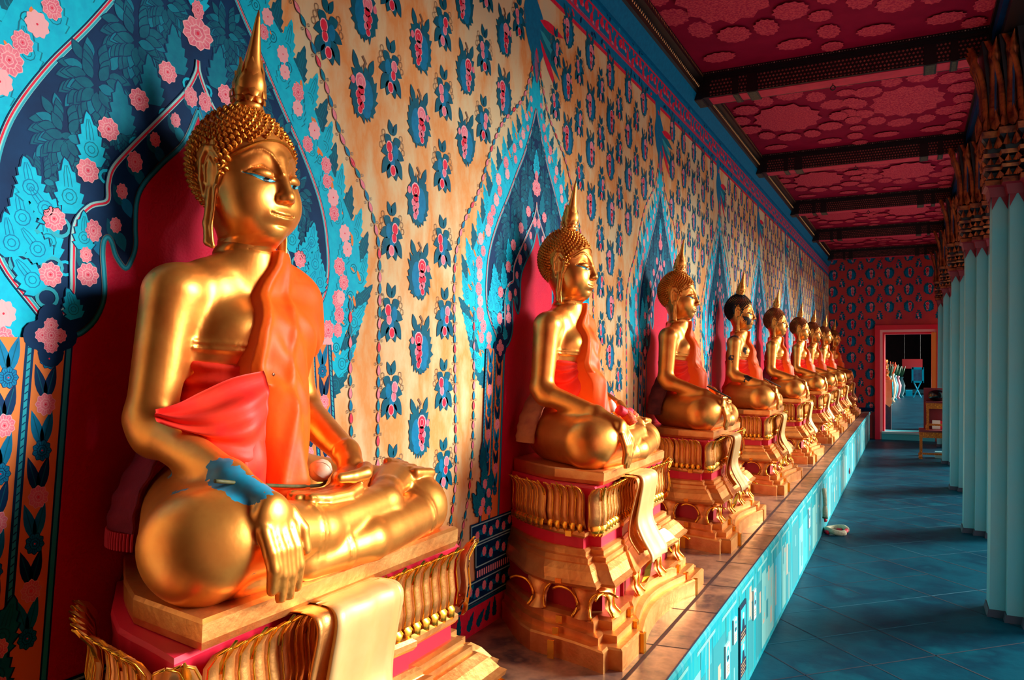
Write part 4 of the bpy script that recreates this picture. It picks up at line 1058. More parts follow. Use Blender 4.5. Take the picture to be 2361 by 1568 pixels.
# curls: a cone on a golden-angle set of points over the scalp
def hair_mesh(step):
    mb = MB(); N = int(1500 * (.0095 / step) ** 2); ga = math.pi * (3 - 5 ** .5); c0 = np.array((-.006, 0, .842))
    def surf(d):
        # scalp with a low dome on top
        R_ = np.array((.110, .108, .112)); t = 1 / math.sqrt(sum((d[i] / R_[i]) ** 2 for i in range(3))); p = c0 + d * t
        k = max(0, d[2] - .62) / .38; p[2] += .012 * k ** 1.1; return p
    # under-cap
    rings = []
    for i in range(13):
        th = i / 12 * 2.05; ring = []
        for j in range(28):
            ph = 2 * math.pi * j / 28; d = np.array((math.sin(th) * math.cos(ph), math.sin(th) * math.sin(ph), math.cos(th)))
            fr_ = math.cos(ph)
            lim = .93 if fr_ > .75 else (1.12 if fr_ > .3 else (1.30 if fr_ > 0 else 2.2)); thh = min(th, lim * 1.0)
            d = np.array((math.sin(thh) * math.cos(ph), math.sin(thh) * math.sin(ph), math.cos(thh))); ring.append(tuple((surf(d) - c0) * .985 + c0))
        rings.append(ring)
    mb.loft(rings, 0, True, False)
    for i in range(N):
        z = 1 - 2 * (i + .5) / N; r = math.sqrt(1 - z * z); a = i * ga; d = np.array((r * math.cos(a), r * math.sin(a), z)); p = surf(d)
        x, y, zz = p
        if x > .0:                                  # hairline: pointed arch over the brow, down in front of the ear
            ay = abs(y); hl = .888 - (ay / .1) ** 2.2 * .052 if ay < .088 else .78
            if zz < hl: continue
        elif x > -.045:
            if zz < (.858 if abs(y) > .09 and x > -.022 else .78) and abs(y) > .085: continue
        if -.032 < x < .026 and abs(y) > .075 and zz < .868: continue
        if zz < .70: continue
        n_ = d / np.array((.113, .109, .113)) ** 2; n_ /= np.linalg.norm(n_); up = np.array((0, 0, 1.)) ; tipd = n_ + .28 * up; tipd /= np.linalg.norm(tipd)
        t1 = np.cross(n_, (.3, .1, 1)); t1 /= np.linalg.norm(t1); t2 = np.cross(n_, t1); s_ = step * .56; K = 6
        v = []
        for hh, rr_ in ((-.25, 1.02), (.35, .98), (1.0, .74), (1.6, .34)):
            for j in range(K): v.append(p + tipd * s_ * hh * 1.15 + (t1 * math.cos(j * 2 * math.pi / K + hh) + t2 * math.sin(j * 2 * math.pi / K + hh)) * s_ * rr_)
        v.append(p + tipd * s_ * 2.05)
        f = [(a_ * K + j, a_ * K + (j + 1) % K, (a_ + 1) * K + (j + 1) % K, (a_ + 1) * K + j) for a_ in range(3) for j in range(K)] + [(3 * K + j, 3 * K + (j + 1) % K, 4 * K) for j in range(K)]
        mb.add(v, f, 0)
    # beaded hairline
    pts = []
    for i in range(41):
        y = -.094 + .188 * i / 40; z = .884 - (abs(y) / .1) ** 2.2 * .055; q = hd.hit((.17, y * 1.0, z), (-1, 0, 0)); 
        if q is not None: pts.append(q + np.array((.0015, 0, 0)))
    if len(pts) > 3: mb.tube(pts, .0028, 6)
    for sg in (-1, 1):
        pts = [q for q in [hd.hit((.05 - .02 * i / 8, sg * .17, .846 - .066 * i / 8), (0, -sg, 0)) for i in range(9)] if q is not None]
        if len(pts) > 3: mb.tube([p + np.array((0, sg * .001, 0)) for p in pts], .004, 6)
    return mb
hair = hair_mesh(.0122)

# flame finial on a small leafy bulb
def finial_mesh():
    mb = MB(); z0 = .972; lean = lambda z: (.010 + .16 * (z - z0), 0)
    prof = [(.030, -.012), (.034, .0), (.028, .006), (.026, .012), (.033, .020), (.036, .034), (.035, .048), (.030, .062), (.024, .078), (.018, .10), (.013, .13), (.009, .16), (.005, .19), (.0012, .207)]
    rings = []
    for r_, z in prof:
        l = lean(z0 + z); rings.append([(l[0] + r_ * math.cos(2 * math.pi * j / 18) * (1 + .05 * math.cos(j * 2.1)), r_ * math.sin(2 * math.pi * j / 18), z0 + z) for j in range(18)])
    mb.loft(rings)
    for tier, (zz, rr_, n_, h_) in enumerate(((.004, .034, 9, .026), (.016, .036, 7, .034), (.034, .033, 6, .040), (.058, .027, 5, .045))):
        for j in range(n_):
            a = 2 * math.pi * (j + .5 * (tier % 2)) / n_; l = lean(z0 + zz); c = Vector((l[0], 0, z0 + zz)); o_ = Vector((math.cos(a), math.sin(a), 0)); s_ = Vector((-math.sin(a), math.cos(a), 0)); w = rr_ * math.pi / n_ * .8
            v = []
            for k, ww, oo in ((0, .5, 1.0), (.35, 1, 1.1), (.7, .7, 1.02), (1, .05, 1.12)): v += [c + o_ * (rr_ * oo * (1 - .25 * k)) - s_ * w * ww + Vector((0, 0, h_ * k)), c + o_ * (rr_ * (oo + .12) * (1 - .22 * k)) + Vector((0, 0, h_ * k)), c + o_ * (rr_ * oo * (1 - .25 * k)) + s_ * w * ww + Vector((0, 0, h_ * k))]
            mb.add(v, [(i * 3 + q, i * 3 + q + 1, i * 3 + q + 4, i * 3 + q + 3) for i in range(3) for q in range(2)])
    return mb
fin = finial_mesh()
# painted eyes lying on the lids
def eye_mesh(sg):
    mb = MB()
    def on(y, z, off=.0007):
        q = hd.hit((.17, sg * y, z), (-1, 0, 0)); q = q if q is not None else np.array((.1, sg * y, z)); return q + np.array((off, 0, 0))
    ys_ = np.linspace(.020, .080, 22); up = np.interp(ys_, [.018, .030, .044, .060, .080], [.7945, .7960, .7962, .8000, .8070]); dn = np.interp(ys_, [.018, .030, .044, .060, .080], [.7940, .7898, .7890, .7942, .8055])
    v = []
    for y, u, d in zip(ys_, up, dn): v += [on(y, u), on(y, (u + d) / 2, .0009), on(y, d)]
    mb.add(v, [(i * 3 + q, i * 3 + q + 1, i * 3 + q + 4, i * 3 + q + 3) for i in range(21) for q in range(2)], 0)
    ys2 = np.linspace(.036, .047, 6); v = []
    for y in ys2:
        u = np.interp(y, ys_, up); d = np.interp(y, ys_, dn); v += [on(y, u + .0006, .0014), on(y, (u + d) / 2, .0016), on(y, d + .0004, .0014)]
    mb.add(v, [(i * 3 + q, i * 3 + q + 1, i * 3 + q + 4, i * 3 + q + 3) for i in range(5) for q in range(2)], 1)
    return mb
EYEM = [mat('eye enamel', (70, 196, 220), rough=.25), mat('pupil', (6, 8, 12), rough=.2)]

# cloths: shells over the torso
ORF = mat('orange satin', (255, 84, 16), [(255, 104, 20), (255, 76, 18)], rough=.5, scale=4, bump=.03, bscale=120)
RDF = mat('scarlet satin', (250, 44, 40), [(255, 64, 40), (240, 34, 48)], rough=.5, scale=4, bump=.03, bscale=120)
for m_ in (ORF, RDF):
    m_.node_tree.nodes['Principled BSDF'].inputs['Specular IOR Level'].default_value = .25
def drape(kind):
    f = Field((-.14, -.21, .10), (.24, .25, .68), .0040); torso(f)
    if kind == 'sash':
        f.cap((.0, .146, .548), (-.0, .160, .47), .057, .050, .03)
        f.ell((.05, -.02, .30), (.085, .085, .2), .05); f.cap((.12, -.045, .30), (.165, -.055, .16), .05, .035, .05)
    else: f.ell((.02, -.02, .28), (.10, .115, .14), .05)
    x, y, z = f.ax[0][:, None, None], f.ax[1][None, :, None], f.ax[2][None, None, :]
    if kind == 'sash':
        fold = .0045 * np.sin((y + .35 * z - .5 * x) * 75 + 2.2 * np.sin(z * 13)) * np.clip((.60 - z) * 4, .12, 1) * np.clip((y - np.interp(f.ax[2], [.10, .14, .30, .40, .475, .53, .586, .62, .66], [-.125, -.125, -.105, -.100, -.083, -.055, -.022, .005, .022])[None, None, :] - .02) * 22, 0, 1) + .006 * np.exp(-((y + .05 - .35 * (z - .3)) / .012) ** 2)
        S_ = None
        L = np.interp(f.ax[2], [.10, .14, .30, .40, .475, .53, .586, .62, .66], [-.125, -.125, -.105, -.100, -.083, -.055, -.022, .005, .022])[None, None, :]
        S_ = f.F - .017 - fold - .006 * np.exp(-((y - L - .014) / .009) ** 2) * (z > .36)
        Rr = np.interp(f.ax[2], [.10, .16, .25, .33, .42, .5], [.0, .005, .05, .085, .165, .3])[None, None, :]
        reg = np.maximum(np.maximum(L - y - .25 * np.clip(-x, 0, 1) * 0, y - Rr), np.maximum(.135 - z, -x - .10))
        reg = np.maximum(reg, np.where(x < -.02, .03 - y, -1.)); reg = np.maximum(reg, (z - .655))
        reg = np.maximum(reg, np.where((x < -.03) & (z < .40), 1., -1.))
    else:
        # folds radiating from the knot near the middle of the chest
        ang = np.arctan2(z - .40, -(y + .085) + .02); fold = .006 * np.sin(ang * 17 + 25 * x) * np.clip(np.hypot(z - .40, y + .085) * 9, 0, 1)
        S_ = f.F - .007 - fold
        top = .398 + .16 * np.clip(-y - .07, -.02, .2)
        reg = np.maximum(np.maximum(z - top, .15 - z), np.maximum(y + .035, -y - .3) + 0 * x)
    f.F = np.maximum(S_, reg).astype(np.float32)
    return f.mesh(1)
SASHV, SASHQ = drape('sash'); WRAPV, WRAPQ = drape('wrap')

def patch(name, rows, m, parent, thick=.003, n=6, wav=0.0, freq=60):
    """a lofted piece of cloth from rows of control points"""
    R1 = [catmull(r, n) for r in rows]; cols = list(zip(*R1)); C_ = [catmull(c, n) for c in cols]; nu, nv = len(C_), len(C_[0])
    V = np.array(C_); G = np.cross(np.gradient(V, axis=0), np.gradient(V, axis=1)); G /= np.linalg.norm(G, axis=2, keepdims=True) + 1e-9
    if wav: V = V + G * (wav * np.sin(np.arange(nv)[None, :] / nv * freq + np.arange(nu)[:, None] / nu * 1.5) * np.minimum(1, .15 + np.arange(nu)[:, None] / nu * 2))[:, :, None]
    A = (V + G * thick / 2).reshape(-1, 3); B = (V - G * thick / 2).reshape(-1, 3); N = len(A); f = []
    for i in range(nu - 1):
        for j in range(nv - 1): a = i * nv + j; f.append((a, a + 1, a + nv + 1, a + nv)); f.append((a + N, a + nv + N, a + nv + 1 + N, a + 1 + N))
    bnd = [i * nv for i in range(nu)] + [(nu - 1) * nv + j for j in range(1, nv)] + [i * nv + nv - 1 for i in range(nu - 2, -1, -1)] + [j for j in range(nv - 2, 0, -1)]
    for i in range(len(bnd)): a, b = bnd[i], bnd[(i + 1) % len(bnd)]; f.append((a, a + N, b + N, b))
    return pydata(name, list(map(tuple, A)) + list(map(tuple, B)), f, m, parent, None, True)
MARN = mat('maroon shawl', (150, 26, 56), (120, 16, 48), rough=.8, scale=12, bump=.15, bscale=300)
FRG = mat('crimson fringe', (216, 44, 70), rough=.8)

def make_statue():
    t = empty('seated_statue', (0, 0, 0))
    b = pydata('body', BODYV, BODYQ, GOLD, t, None, True)
    h = hair.build('curled_hair', GOLDH, t, False); f = fin.build('flame_finial', GOLD, t, True)
    for sg in (-1, 1): eye_mesh(sg).build('eye', EYEM, t, True)
    pydata('shoulder_sash', SASHV, SASHQ, ORF, t, None, True); pydata('chest_wrap', WRAPV, WRAPQ, RDF, t, None, True)
    return t
stat0 = make_statue()
SLB = ['largest gilded seated statue, nearest the front, with blue flaked patches on its forearm',
       'second gilded seated statue, with a pale bud and orange garland in its lap',
       'third gilded seated statue, with a dark stick at its hand and brown cloth behind',
       'tarnished seated statue with black hair and blackened cheek, fourth in the row',
       'gilded seated statue fifth in the row, just beyond the black-haired one, with a maroon shawl',
       'gilded seated statue sixth in the row, with bright white highlights and a long orange robe',
       'gilded seated statue seventh in the row, third from the far end',
       'gilded seated statue eighth in the row, last but one',
       'farthest gilded seated statue, closest to the red end wall']
stats = []
for i, y in enumerate(SY):
    o = stat0 if i == 0 else copy_tree(stat0)
    o.location = (AX, y, SLABZ); tag(o, SLB[i], 'statue', 'golden seated statues in a row'); stats.append(o)
def kid(o, n): return [c for c in o.children if c.name.split('.')[0] == n][0]
# extras on the nearest statue
s1 = stats[0]
patch('wrap_knot', [[(.150, -.095, .392), (.135, -.16, .378), (.115, -.215, .352), (.10, -.255, .332), (.078, -.288, .318)], [(.168, -.10, .362), (.170, -.165, .342), (.145, -.222, .318), (.11, -.262, .310), (.080, -.292, .314)],
      [(.172, -.105, .33), (.190, -.165, .300), (.168, -.215, .285), (.125, -.255, .288), (.082, -.292, .309)], [(.172, -.11, .29), (.184, -.155, .25), (.175, -.195, .248), (.148, -.228, .262), (.11, -.26, .285)], [(.168, -.115, .23), (.176, -.14, .20), (.176, -.155, .195), (.17, -.17, .205), (.16, -.19, .225)]], RDF, s1, .003, 7, .007, 24)
patch('wrap_tail', [[(.135, -.100, .37), (.125, -.125, .37), (.11, -.15, .365)], [(.155, -.105, .30), (.17, -.135, .29), (.16, -.165, .28)], [(.165, -.105, .23), (.185, -.135, .215), (.18, -.175, .20)], [(.165, -.10, .16), (.18, -.12, .15), (.175, -.15, .155)]], RDF, s1, .003, 6, .005, 12)
mb = MB(); mb.lathe([(.0, 0), (.004, .001), (.004, .003), (0, .004)], (0, 0, 0), 4); pin = mb.build('square_pin', mat('pin', (110, 70, 50), rough=.3, metal=.5), s1); pin.location = (.163, -.082, .385); pin.rotation_euler = (0, 1.57, 0)
mb = MB()
for k in range(11): mb.tube([(.182 + .001 * k, -.055 + .0035 * k, .165), (.186, -.056 + .0036 * k, .145), (.187, -.055 + .0036 * k, .125)], .0016, 4)
mb.build('sash_tassel', mat('orange tassel', (255, 150, 40), rough=.6), s1)
def shawl(st, m, fr=True):
    sh = patch('back_shawl', [[(-.095, -.09, .30), (-.08, -.17, .28), (-.01, -.21, .25)], [(-.11, -.14, .23), (-.10, -.215, .21), (.0, -.245, .215)], [(-.12, -.19, .16), (-.115, -.255, .14), (-.01, -.268, .165)], [(-.12, -.225, .10), (-.115, -.282, .09), (-.03, -.290, .10)], [(-.125, -.235, .05), (-.115, -.295, .04), (-.035, -.298, .035)]], m, st, .005, 7, .0022, 34)
    sh.location = (0, .045, .04)
    if fr:
        mb = MB()
        for k in range(26):
            u = k / 25; a = np.array((-.125, -.235, .05)) * (1 - u) ** 2 + 2 * u * (1 - u) * np.array((-.135, -.335, .04)) + u * u * np.array((-.035, -.298, .035))
            mb.tube([a, a + (0, -.002, -.016), a + (.001, -.003, -.034)], .0026, 5)
        mb.build('fringe', FRG, sh)
shawl(s1, MARN)
shawl(stats[4], MARN, False)
shawl(stats[1], mat('ochre cloth', (206, 130, 70), (150, 60, 50), rough=.7, scale=8), False)
shawl(stats[2], mat('brown cloth', (110, 44, 44), (70, 20, 34), rough=.8, scale=14), False)
# flaked paint on the nearest statue: object-space patches of blue undercoat
def patched_gold(name, blobs, c=(28, 150, 190), c2=(60, 120, 150), dist=.045):
    m = GOLD.copy(); m.name = name; n, l = m.node_tree.nodes, m.node_tree.links; b = n['Principled BSDF']
    old = b.inputs['Base Color'].links[0].from_socket; tc_ = n.new('ShaderNodeTexCoord'); mask = None
    nz = n.new('ShaderNodeTexNoise'); nz.inputs['Scale'].default_value = 38; nz.inputs['Detail'].default_value = 4; l.new(tc_.outputs['Object'], nz.inputs['Vector'])
    off = n.new('ShaderNodeVectorMath'); off.operation = 'SCALE'; off.inputs['Scale'].default_value = dist; sb = n.new('ShaderNodeVectorMath'); sb.operation = 'SUBTRACT'; sb.inputs[1].default_value = (.5, .5, .5)
    l.new(nz.outputs['Color'], sb.inputs[0]); l.new(sb.outputs[0], off.inputs[0]); ad = n.new('ShaderNodeVectorMath'); ad.operation = 'ADD'; l.new(tc_.outputs['Object'], ad.inputs[0]); l.new(off.outputs[0], ad.inputs[1])
    for p, r_ in blobs:
        d = n.new('ShaderNodeVectorMath'); d.operation = 'DISTANCE'; l.new(ad.outputs[0], d.inputs[0]); d.inputs[1].default_value = p
        lt = n.new('ShaderNodeMath'); lt.operation = 'LESS_THAN'; l.new(d.outputs['Value'], lt.inputs[0]); lt.inputs[1].default_value = r_
        if mask is None: mask = lt.outputs[0]
        else: mx = n.new('ShaderNodeMath'); mx.operation = 'MAXIMUM'; l.new(mask, mx.inputs[0]); l.new(lt.outputs[0], mx.inputs[1]); mask = mx.outputs[0]
    n2 = n.new('ShaderNodeTexNoise'); n2.inputs['Scale'].default_value = 26; l.new(tc_.outputs['Object'], n2.inputs['Vector'])
    rp_ = n.new('ShaderNodeValToRGB'); l.new(n2.outputs['Fac'], rp_.inputs[0]); rp_.color_ramp.elements[0].color = lin(c); rp_.color_ramp.elements[0].position = .4; rp_.color_ramp.elements[1].color = lin(c2); rp_.color_ramp.elements[1].position = .62
    mx = n.new('ShaderNodeMix'); mx.data_type = 'RGBA'; l.new(mask, mx.inputs[0]); l.new(old, mx.inputs[6]); l.new(rp_.outputs[0], mx.inputs[7]); l.new(mx.outputs[2], b.inputs['Base Color'])
    inv = n.new('ShaderNodeMath'); inv.operation = 'MULTIPLY_ADD'; inv.inputs[1].default_value = -.8; inv.inputs[2].default_value = .82; l.new(mask, inv.inputs[0]); l.new(inv.outputs[0], b.inputs['Metallic'])
    return m
g1 = patched_gold('gilded lacquer with blue flaking', [((.235, -.288, .225), .026), ((.262, -.287, .208), .031), ((.29, -.28, .192), .030), ((.318, -.27, .178), .026), ((.335, -.262, .160), .018), ((.308, -.292, .112), .017), ((.316, -.290, .088), .014), ((.318, -.288, .06), .007), ((.19, -.335, .188), .018), ((.165, -.33, .195), .014),
                                                        ((.05, -.24, .205), .016), ((.08, -.25, .20), .014), ((.245, .20, .205), .011), ((.225, .26, .21), .010), ((.25, .28, .20), .010), ((.13, .20, .235), .014), ((.15, .19, .225), .012), ((.265, .225, .19), .010)])
bo = kid(s1, 'body'); 
def own_mat(o, m):
    for s_ in o.material_slots: s_.link = 'OBJECT'; s_.material = m
own_mat(bo, g1)
# the tarnished fourth statue
BLH = mat('black lacquered curls', (16, 8, 12), rough=.4, metal=.2)
g4 = patched_gold('tarnished gilding', [((.10, -.07, .735), .036), ((.07, -.09, .75), .03), ((.09, -.05, .47), .03), ((.06, -.12, .48), .03), ((.12, -.27, .255), .03), ((-.02, -.26, .42), .025), ((.0, -.18, .61), .04)], (12, 18, 26), (50, 40, 40), .10)
own_mat(kid(stats[3], 'curled_hair'), BLH); own_mat(kid(stats[3], 'body'), g4)
kid(stats[3], 'curled_hair')['label'] = 'black hair'
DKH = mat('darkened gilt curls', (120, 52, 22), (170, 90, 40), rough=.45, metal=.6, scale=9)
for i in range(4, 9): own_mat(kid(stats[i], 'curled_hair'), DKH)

# ---------------------------------------------------------------- offerings and small things
def lotus_bud(loc, label, stem):
    t = empty('lotus_bud', loc); tag(t, label, 'flower'); mb = MB()
    prof = [(.001, -.022), (.014, -.019), (.023, -.006), (.0245, .004), (.021, .014), (.012, .022), (.002, .027)]
    mb.lathe(prof, seg=16)
    for k in range(5):
        a = k * 2 * math.pi / 5
        v = []
        for i, (r_, z) in enumerate(prof):
            for u in (-.5, 0, .5): v.append(((r_ * 1.03 + .001 * (1 - abs(u) * 2)) * math.cos(a + u * 1.15), (r_ * 1.03 + .001 * (1 - abs(u) * 2)) * math.sin(a + u * 1.15), z))
        mb.add(v, [(i * 3 + q, i * 3 + q + 1, i * 3 + q + 4, i * 3 + q + 3) for i in range(6) for q in range(2)])
    b = mb.build('bud', mat('bud petal', (214, 226, 206), (240, 190, 150), rough=.5, scale=30), t, True); b.rotation_euler = (.2, -.9, .6)
    mb = MB(); mb.tube(catmull(stem, 6), .0036, 7); mb.build('stem', mat('bud stem', (56, 66, 30), (84, 80, 40), rough=.6, scale=40), t, True)
lotus_bud((-1.12, 1.30, 1.36), 'white lotus bud with a green stem lying in the hand of the nearest statue', [(.010, .005, -.018), (.016, -.02, -.026), (.034, -.12, -.012), (.066, -.24, .010), (.088, -.365, .036)])
mb = MB(); mb.lathe([(.001, -.026), (.016, -.02), (.024, -.004), (.02, .012), (.003, .03)], seg=12)
o = mb.build('lotus_bud', mat('white bud', (206, 232, 220), rough=.5), None, True); o.location = (AX + .19, SY[1] + .03, SLABZ + .215); tag(o, 'pale lotus bud standing in the lap of the second statue', 'flower')
# garlands
GW = mat('jasmine white', (226, 226, 186), (196, 200, 160), rough=.7, scale=60, bump=.5, bscale=160); GR = mat('garland red', (222, 30, 60), rough=.6); GG = mat('garland green', (14, 96, 60), rough=.6); GO = mat('marigold', (255, 110, 30), (240, 60, 30), rough=.7, scale=70, bump=.6, bscale=120)
t = empty('flower_garland', (AX + .235, SY[1] + .03, SLABZ + .19)); tag(t, 'orange and red flower garland in the hand of the second statue', 'garland')
mb = MB(); mb.tube(catmull([(.02, -.09, .02), (.04, -.05, .0), (.035, 0, -.0), (.02, .05, .0)], 5), .021, 8); mb.build('flower_loop', GR, t, True)
mb = MB(); mb.tube([(.03, -.06, .01), (.055, -.055, -.015), (.068, -.05, -.04)], .022, 8); mb.tube([(.045, 0, .0), (.062, .0, -.02)], .018, 8); mb.build('marigold_tassel', GO, t, True)
t = empty('hanging_garland', (PLX + .03, 7.46, 0)); tag(t, 'white flower garland hanging down the cyan plinth face', 'garland')
mb = MB(); mb.tube(catmull([(-.002, .0, .44), (.008, -.018, .38), (.01, -.01, .31), (.01, .01, .31), (.006, .02, .38), (.0, .012, .44)], 5), .017, 8); mb.tube([(0, 0, .485), (0, 0, .44)], .003, 5); mb.build('flower_loop', GW, t, True)
mb = MB(); mb.tube([(.008, 0, .30), (.01, 0, .25), (.01, .0, .19)], [.014, .022, .022], 8); mb.build('blossom_pendant', GW, t, True)
mb = MB(); mb.tube([(.01, 0, .19), (.01, 0, .178)], .024, 8); mb.build('leaf_collar', GG, t, True)
mb = MB(); 
for k in range(3): mb = MB(); mb.tube([(.01, -.016 + .016 * k, .178), (.016, -.02 + .02 * k, .15)], [.011, .012], 7); mb.build('red_bud', GR, t, True)
mb = MB(); mb.tube([(.012, .03, .36), (.016, .034, .32)], .009, 6); mb.build('red_bud', GR, t, True)
t = empty('fallen_garland', (-.60, 7.75, 0)); tag(t, 'white flower garland with red tips lying on the floor by the plinth', 'garland')
mb = MB(); mb.tube([(.085 * math.cos(a) + .0, .12 * math.sin(a), .026 + .008 * math.sin(2 * a)) for a in np.linspace(.1, 5.7, 26)], .025, 9); mb.build('flower_loop', GW, t, True)
mb = MB(); mb.tube([(.085, .0, .03), (.07, -.06, .02), (.03, -.09, .02)], .018, 8); mb.build('red_tip', GR, t, True); mb = MB(); mb.tube([(-.09, -.09, .02), (-.06, -.12, .018)], .018, 8); mb.build('red_tip', GR, t, True); mb = MB(); mb.tube([(.0, .05, .02), (.04, .03, .02)], .015, 8); mb.build('red_tip', GR, t, True)
mb = MB(); mb.lathe([(.001, 0), (.006, .002), (.009, .03), (.004, .07), (.001, .08)], seg=8); o = mb.build('red_bud', GR); o.location = (PLX + .012, 11.05, .10); tag(o, 'tiny red bud stuck low on the plinth face beyond the garlands', 'flower')
# incense sticks at the hands
ST = mat('dark stick', (20, 10, 14), rough=.5)
for i, lab in ((2, 'dark incense stick held at the right hand of the third statue'), (3, 'dark incense stick held at the right hand of the black-haired statue')):
    mb = MB(); mb.tube([(.25, -.27, .255), (.37, -.20, .185)], .0045, 6); o = mb.build('incense_stick', ST); o.location = (AX, SY[i], SLABZ); tag(o, lab, 'incense')
# plaques on the plinth face
PQD, PQC, PQP, PQO = mat('plaque dark', (0, 34, 62), rough=.4), mat('portrait cyan', (30, 190, 220), rough=.4), mat('portrait pale', (190, 224, 222), rough=.4), mat('plaque bars', (170, 140, 96), rough=.5)
def plaque(y, z0, z1, w, label, dark=True):
    t = empty('memorial_plaque', (PLX, y, z0)); tag(t, label, 'plaque'); h = z1 - z0
    mb = MB(); mb.box((0, -w / 2, 0), (.008, w / 2, h)); mb.build('panel', PQD if dark else PQP, t)
    P = Paint(); 
    if dark:
        for zz in (.78, .34):
            P.poly([(-w * .36, h * (zz - .13)), (w * .36, h * (zz - .13)), (w * .36, h * (zz + .16)), (-w * .36, h * (zz + .16))], 1, 0)
            P.ell((0, h * (zz + .05)), w * .13, h * .045, 2, 1); P.poly([(-w * .22, h * (zz - .13)), (w * .22, h * (zz - .13)), (w * .12, h * (zz - .0)), (-w * .12, h * (zz - .0))], 0, 1.2)
        for k in range(4):
            for zz in (.60, .17): P.line([(-w * .34, h * (zz - .045 * k)), (w * (.34 - .1 * (k % 2)), h * (zz - .045 * k))], h * .018, 3, 1)
    else:
        P.ell((0, h * .68), w * .36, h * .24, 1, 0, 20); P.ell((0, h * .70), w * .16, h * .11, 2, 1); P.poly([(-w * .26, h * .5), (w * .26, h * .5), (w * .1, h * .64), (-w * .1, h * .64)], 0, 1)
        for k in range(3): P.line([(-w * .3, h * (.32 - .09 * k)), (w * .3, h * (.32 - .09 * k))], h * .03, 3, 1)
    q = P.build('portrait_and_text', t, [PQD, PQC, PQP, PQO]); q.location = (.008, 0, 0)
plaque(3.80, .10, .44, .16, 'narrow dark plaque with two small portraits on the plinth face')
plaque(3.45, .22, .36, .08, 'small pale plaque with an oval portrait, left of the dark plaque', False)
plaque(3.62, .31, .42, .07, 'smallest pale plaque just above and left of the dark plaque', False)
plaque(4.12, .27, .42, .07, 'small pale oval portrait plaque right of the dark plaque', False)
plaque(2.72, .05, .26, .18, 'dark plaque at the very bottom of the photo on the plinth face')
plaque(6.55, .27, .42, .10, 'pale plaque on the plinth face short of the hanging garland', False)

# low gilt tables, bowl and papers by the far column
TG = mat('carved orange gilt', (214, 122, 20), [(170, 76, 14), (236, 150, 40)], rough=.5, metal=.2, scale=60, bump=.5, bscale=90, lo=.4, hi=.6)
MR = mat('maroon board', (120, 24, 40), rough=.5)
def low_table(w, d, h, loc, label, lw=.05):
    t = empty('low_table', loc); tag(t, label, 'table')
    mb = MB(); mb.box((-w / 2, -d / 2, h - .03), (w / 2, d / 2, h)); mb.build('table_top', MR, t)
    mb = MB(); mb.box((-w / 2 + .01, -d / 2 + .008, h - .12), (w / 2 - .01, -d / 2 + .03, h - .03)); mb.box((-w / 2 + .01, d / 2 - .03, h - .12), (w / 2 - .01, d / 2 - .008, h - .03)); mb.box((-w / 2 + .008, -d / 2 + .01, h - .12), (-w / 2 + .03, d / 2 - .01, h - .03)); mb.box((w / 2 - .03, -d / 2 + .01, h - .12), (w / 2 - .008, d / 2 - .01, h - .03)); mb.build('carved_apron', TG, t)
    for sx in (-1, 1):
        for sy in (-1, 1):
            c = (sx * (w / 2 - lw / 2), sy * (d / 2 - lw / 2)); mb = MB()
            mb.loft([[(c[0] + dx * r_ + sx * o_, c[1] + dy * r_, z) for dx, dy in ((-1, -1), (1, -1), (1, 1), (-1, 1))] for z, r_, o_ in ((0, lw * .5, .0), (.03, lw * .58, .006), (.07, lw * .36, -.004), (h * .6, lw * .38, -.004), (h - .03, lw * .52, 0))]); mb.build('leg', TG, t)
    mb = MB(); mb.box((-w / 2 + lw, -d / 2 + .015, .07), (w / 2 - lw, -d / 2 + .035, .10)); mb.build('stretcher', TG, t)
    return t
TY = 14.3
low_table(.86, .5, .46, (.56 - .0, TY, 0), 'wide orange carved low table standing on the floor by the far columns')
tb = low_table(.34, .34, .46, (.40, TY, .46), 'small orange carved table stacked on the wide one, carrying the black bowl', .045)
mb = MB(); mb.box((-.24, .0, 0), (.30, .03, .66)); mb.build('back_panel', MR, tb).location = (.04, .17, 0)
mb = MB(); mb.lathe([(.03, 0), (.10, .01), (.135, .05), (.145, .09), (.13, .14), (.10, .165), (.05, .18), (.001, .185)], seg=24); o = mb.build('alms_bowl', mat('black glazed bowl', (8, 8, 16), rough=.15), None, True); o.location = (.40, TY, .92); tag(o, 'round black bowl on top of the small orange table', 'bowl')
mb = MB(); mb.box((-.07, 0, 0), (.05, .012, .15)); mb.box((-.07, .0, -.13), (.05, .012, -.02)); mb.v = [(x, y, z) for x, y, z in mb.v]
mb = MB(); mb.box((-.08, -.02, 0), (.035, .0, .14)); o = mb.build('white_card', mat('white card', (220, 250, 250), rough=.4)); o.location = (.40, TY + .05, .465); tag(o, 'white card standing between the legs of the small orange table', 'card')
mb = MB(); mb.box((-.04, -.02, 0), (.02, .02, .13)); o = mb.build('red_box', mat('red box', (200, 10, 50), rough=.5)); o.location = (.465, TY + .06, .465); tag(o, 'narrow red box behind the white card under the bowl', 'box')
mb = MB(); mb.box((-.16, -.05, 0), (.16, .10, .10)); o = mb.build('pale_box', mat('pale box', (120, 190, 200), rough=.5)); o.location = (.52, TY + .02, .0); tag(o, 'pale blue box on the floor under the wide orange table', 'box')

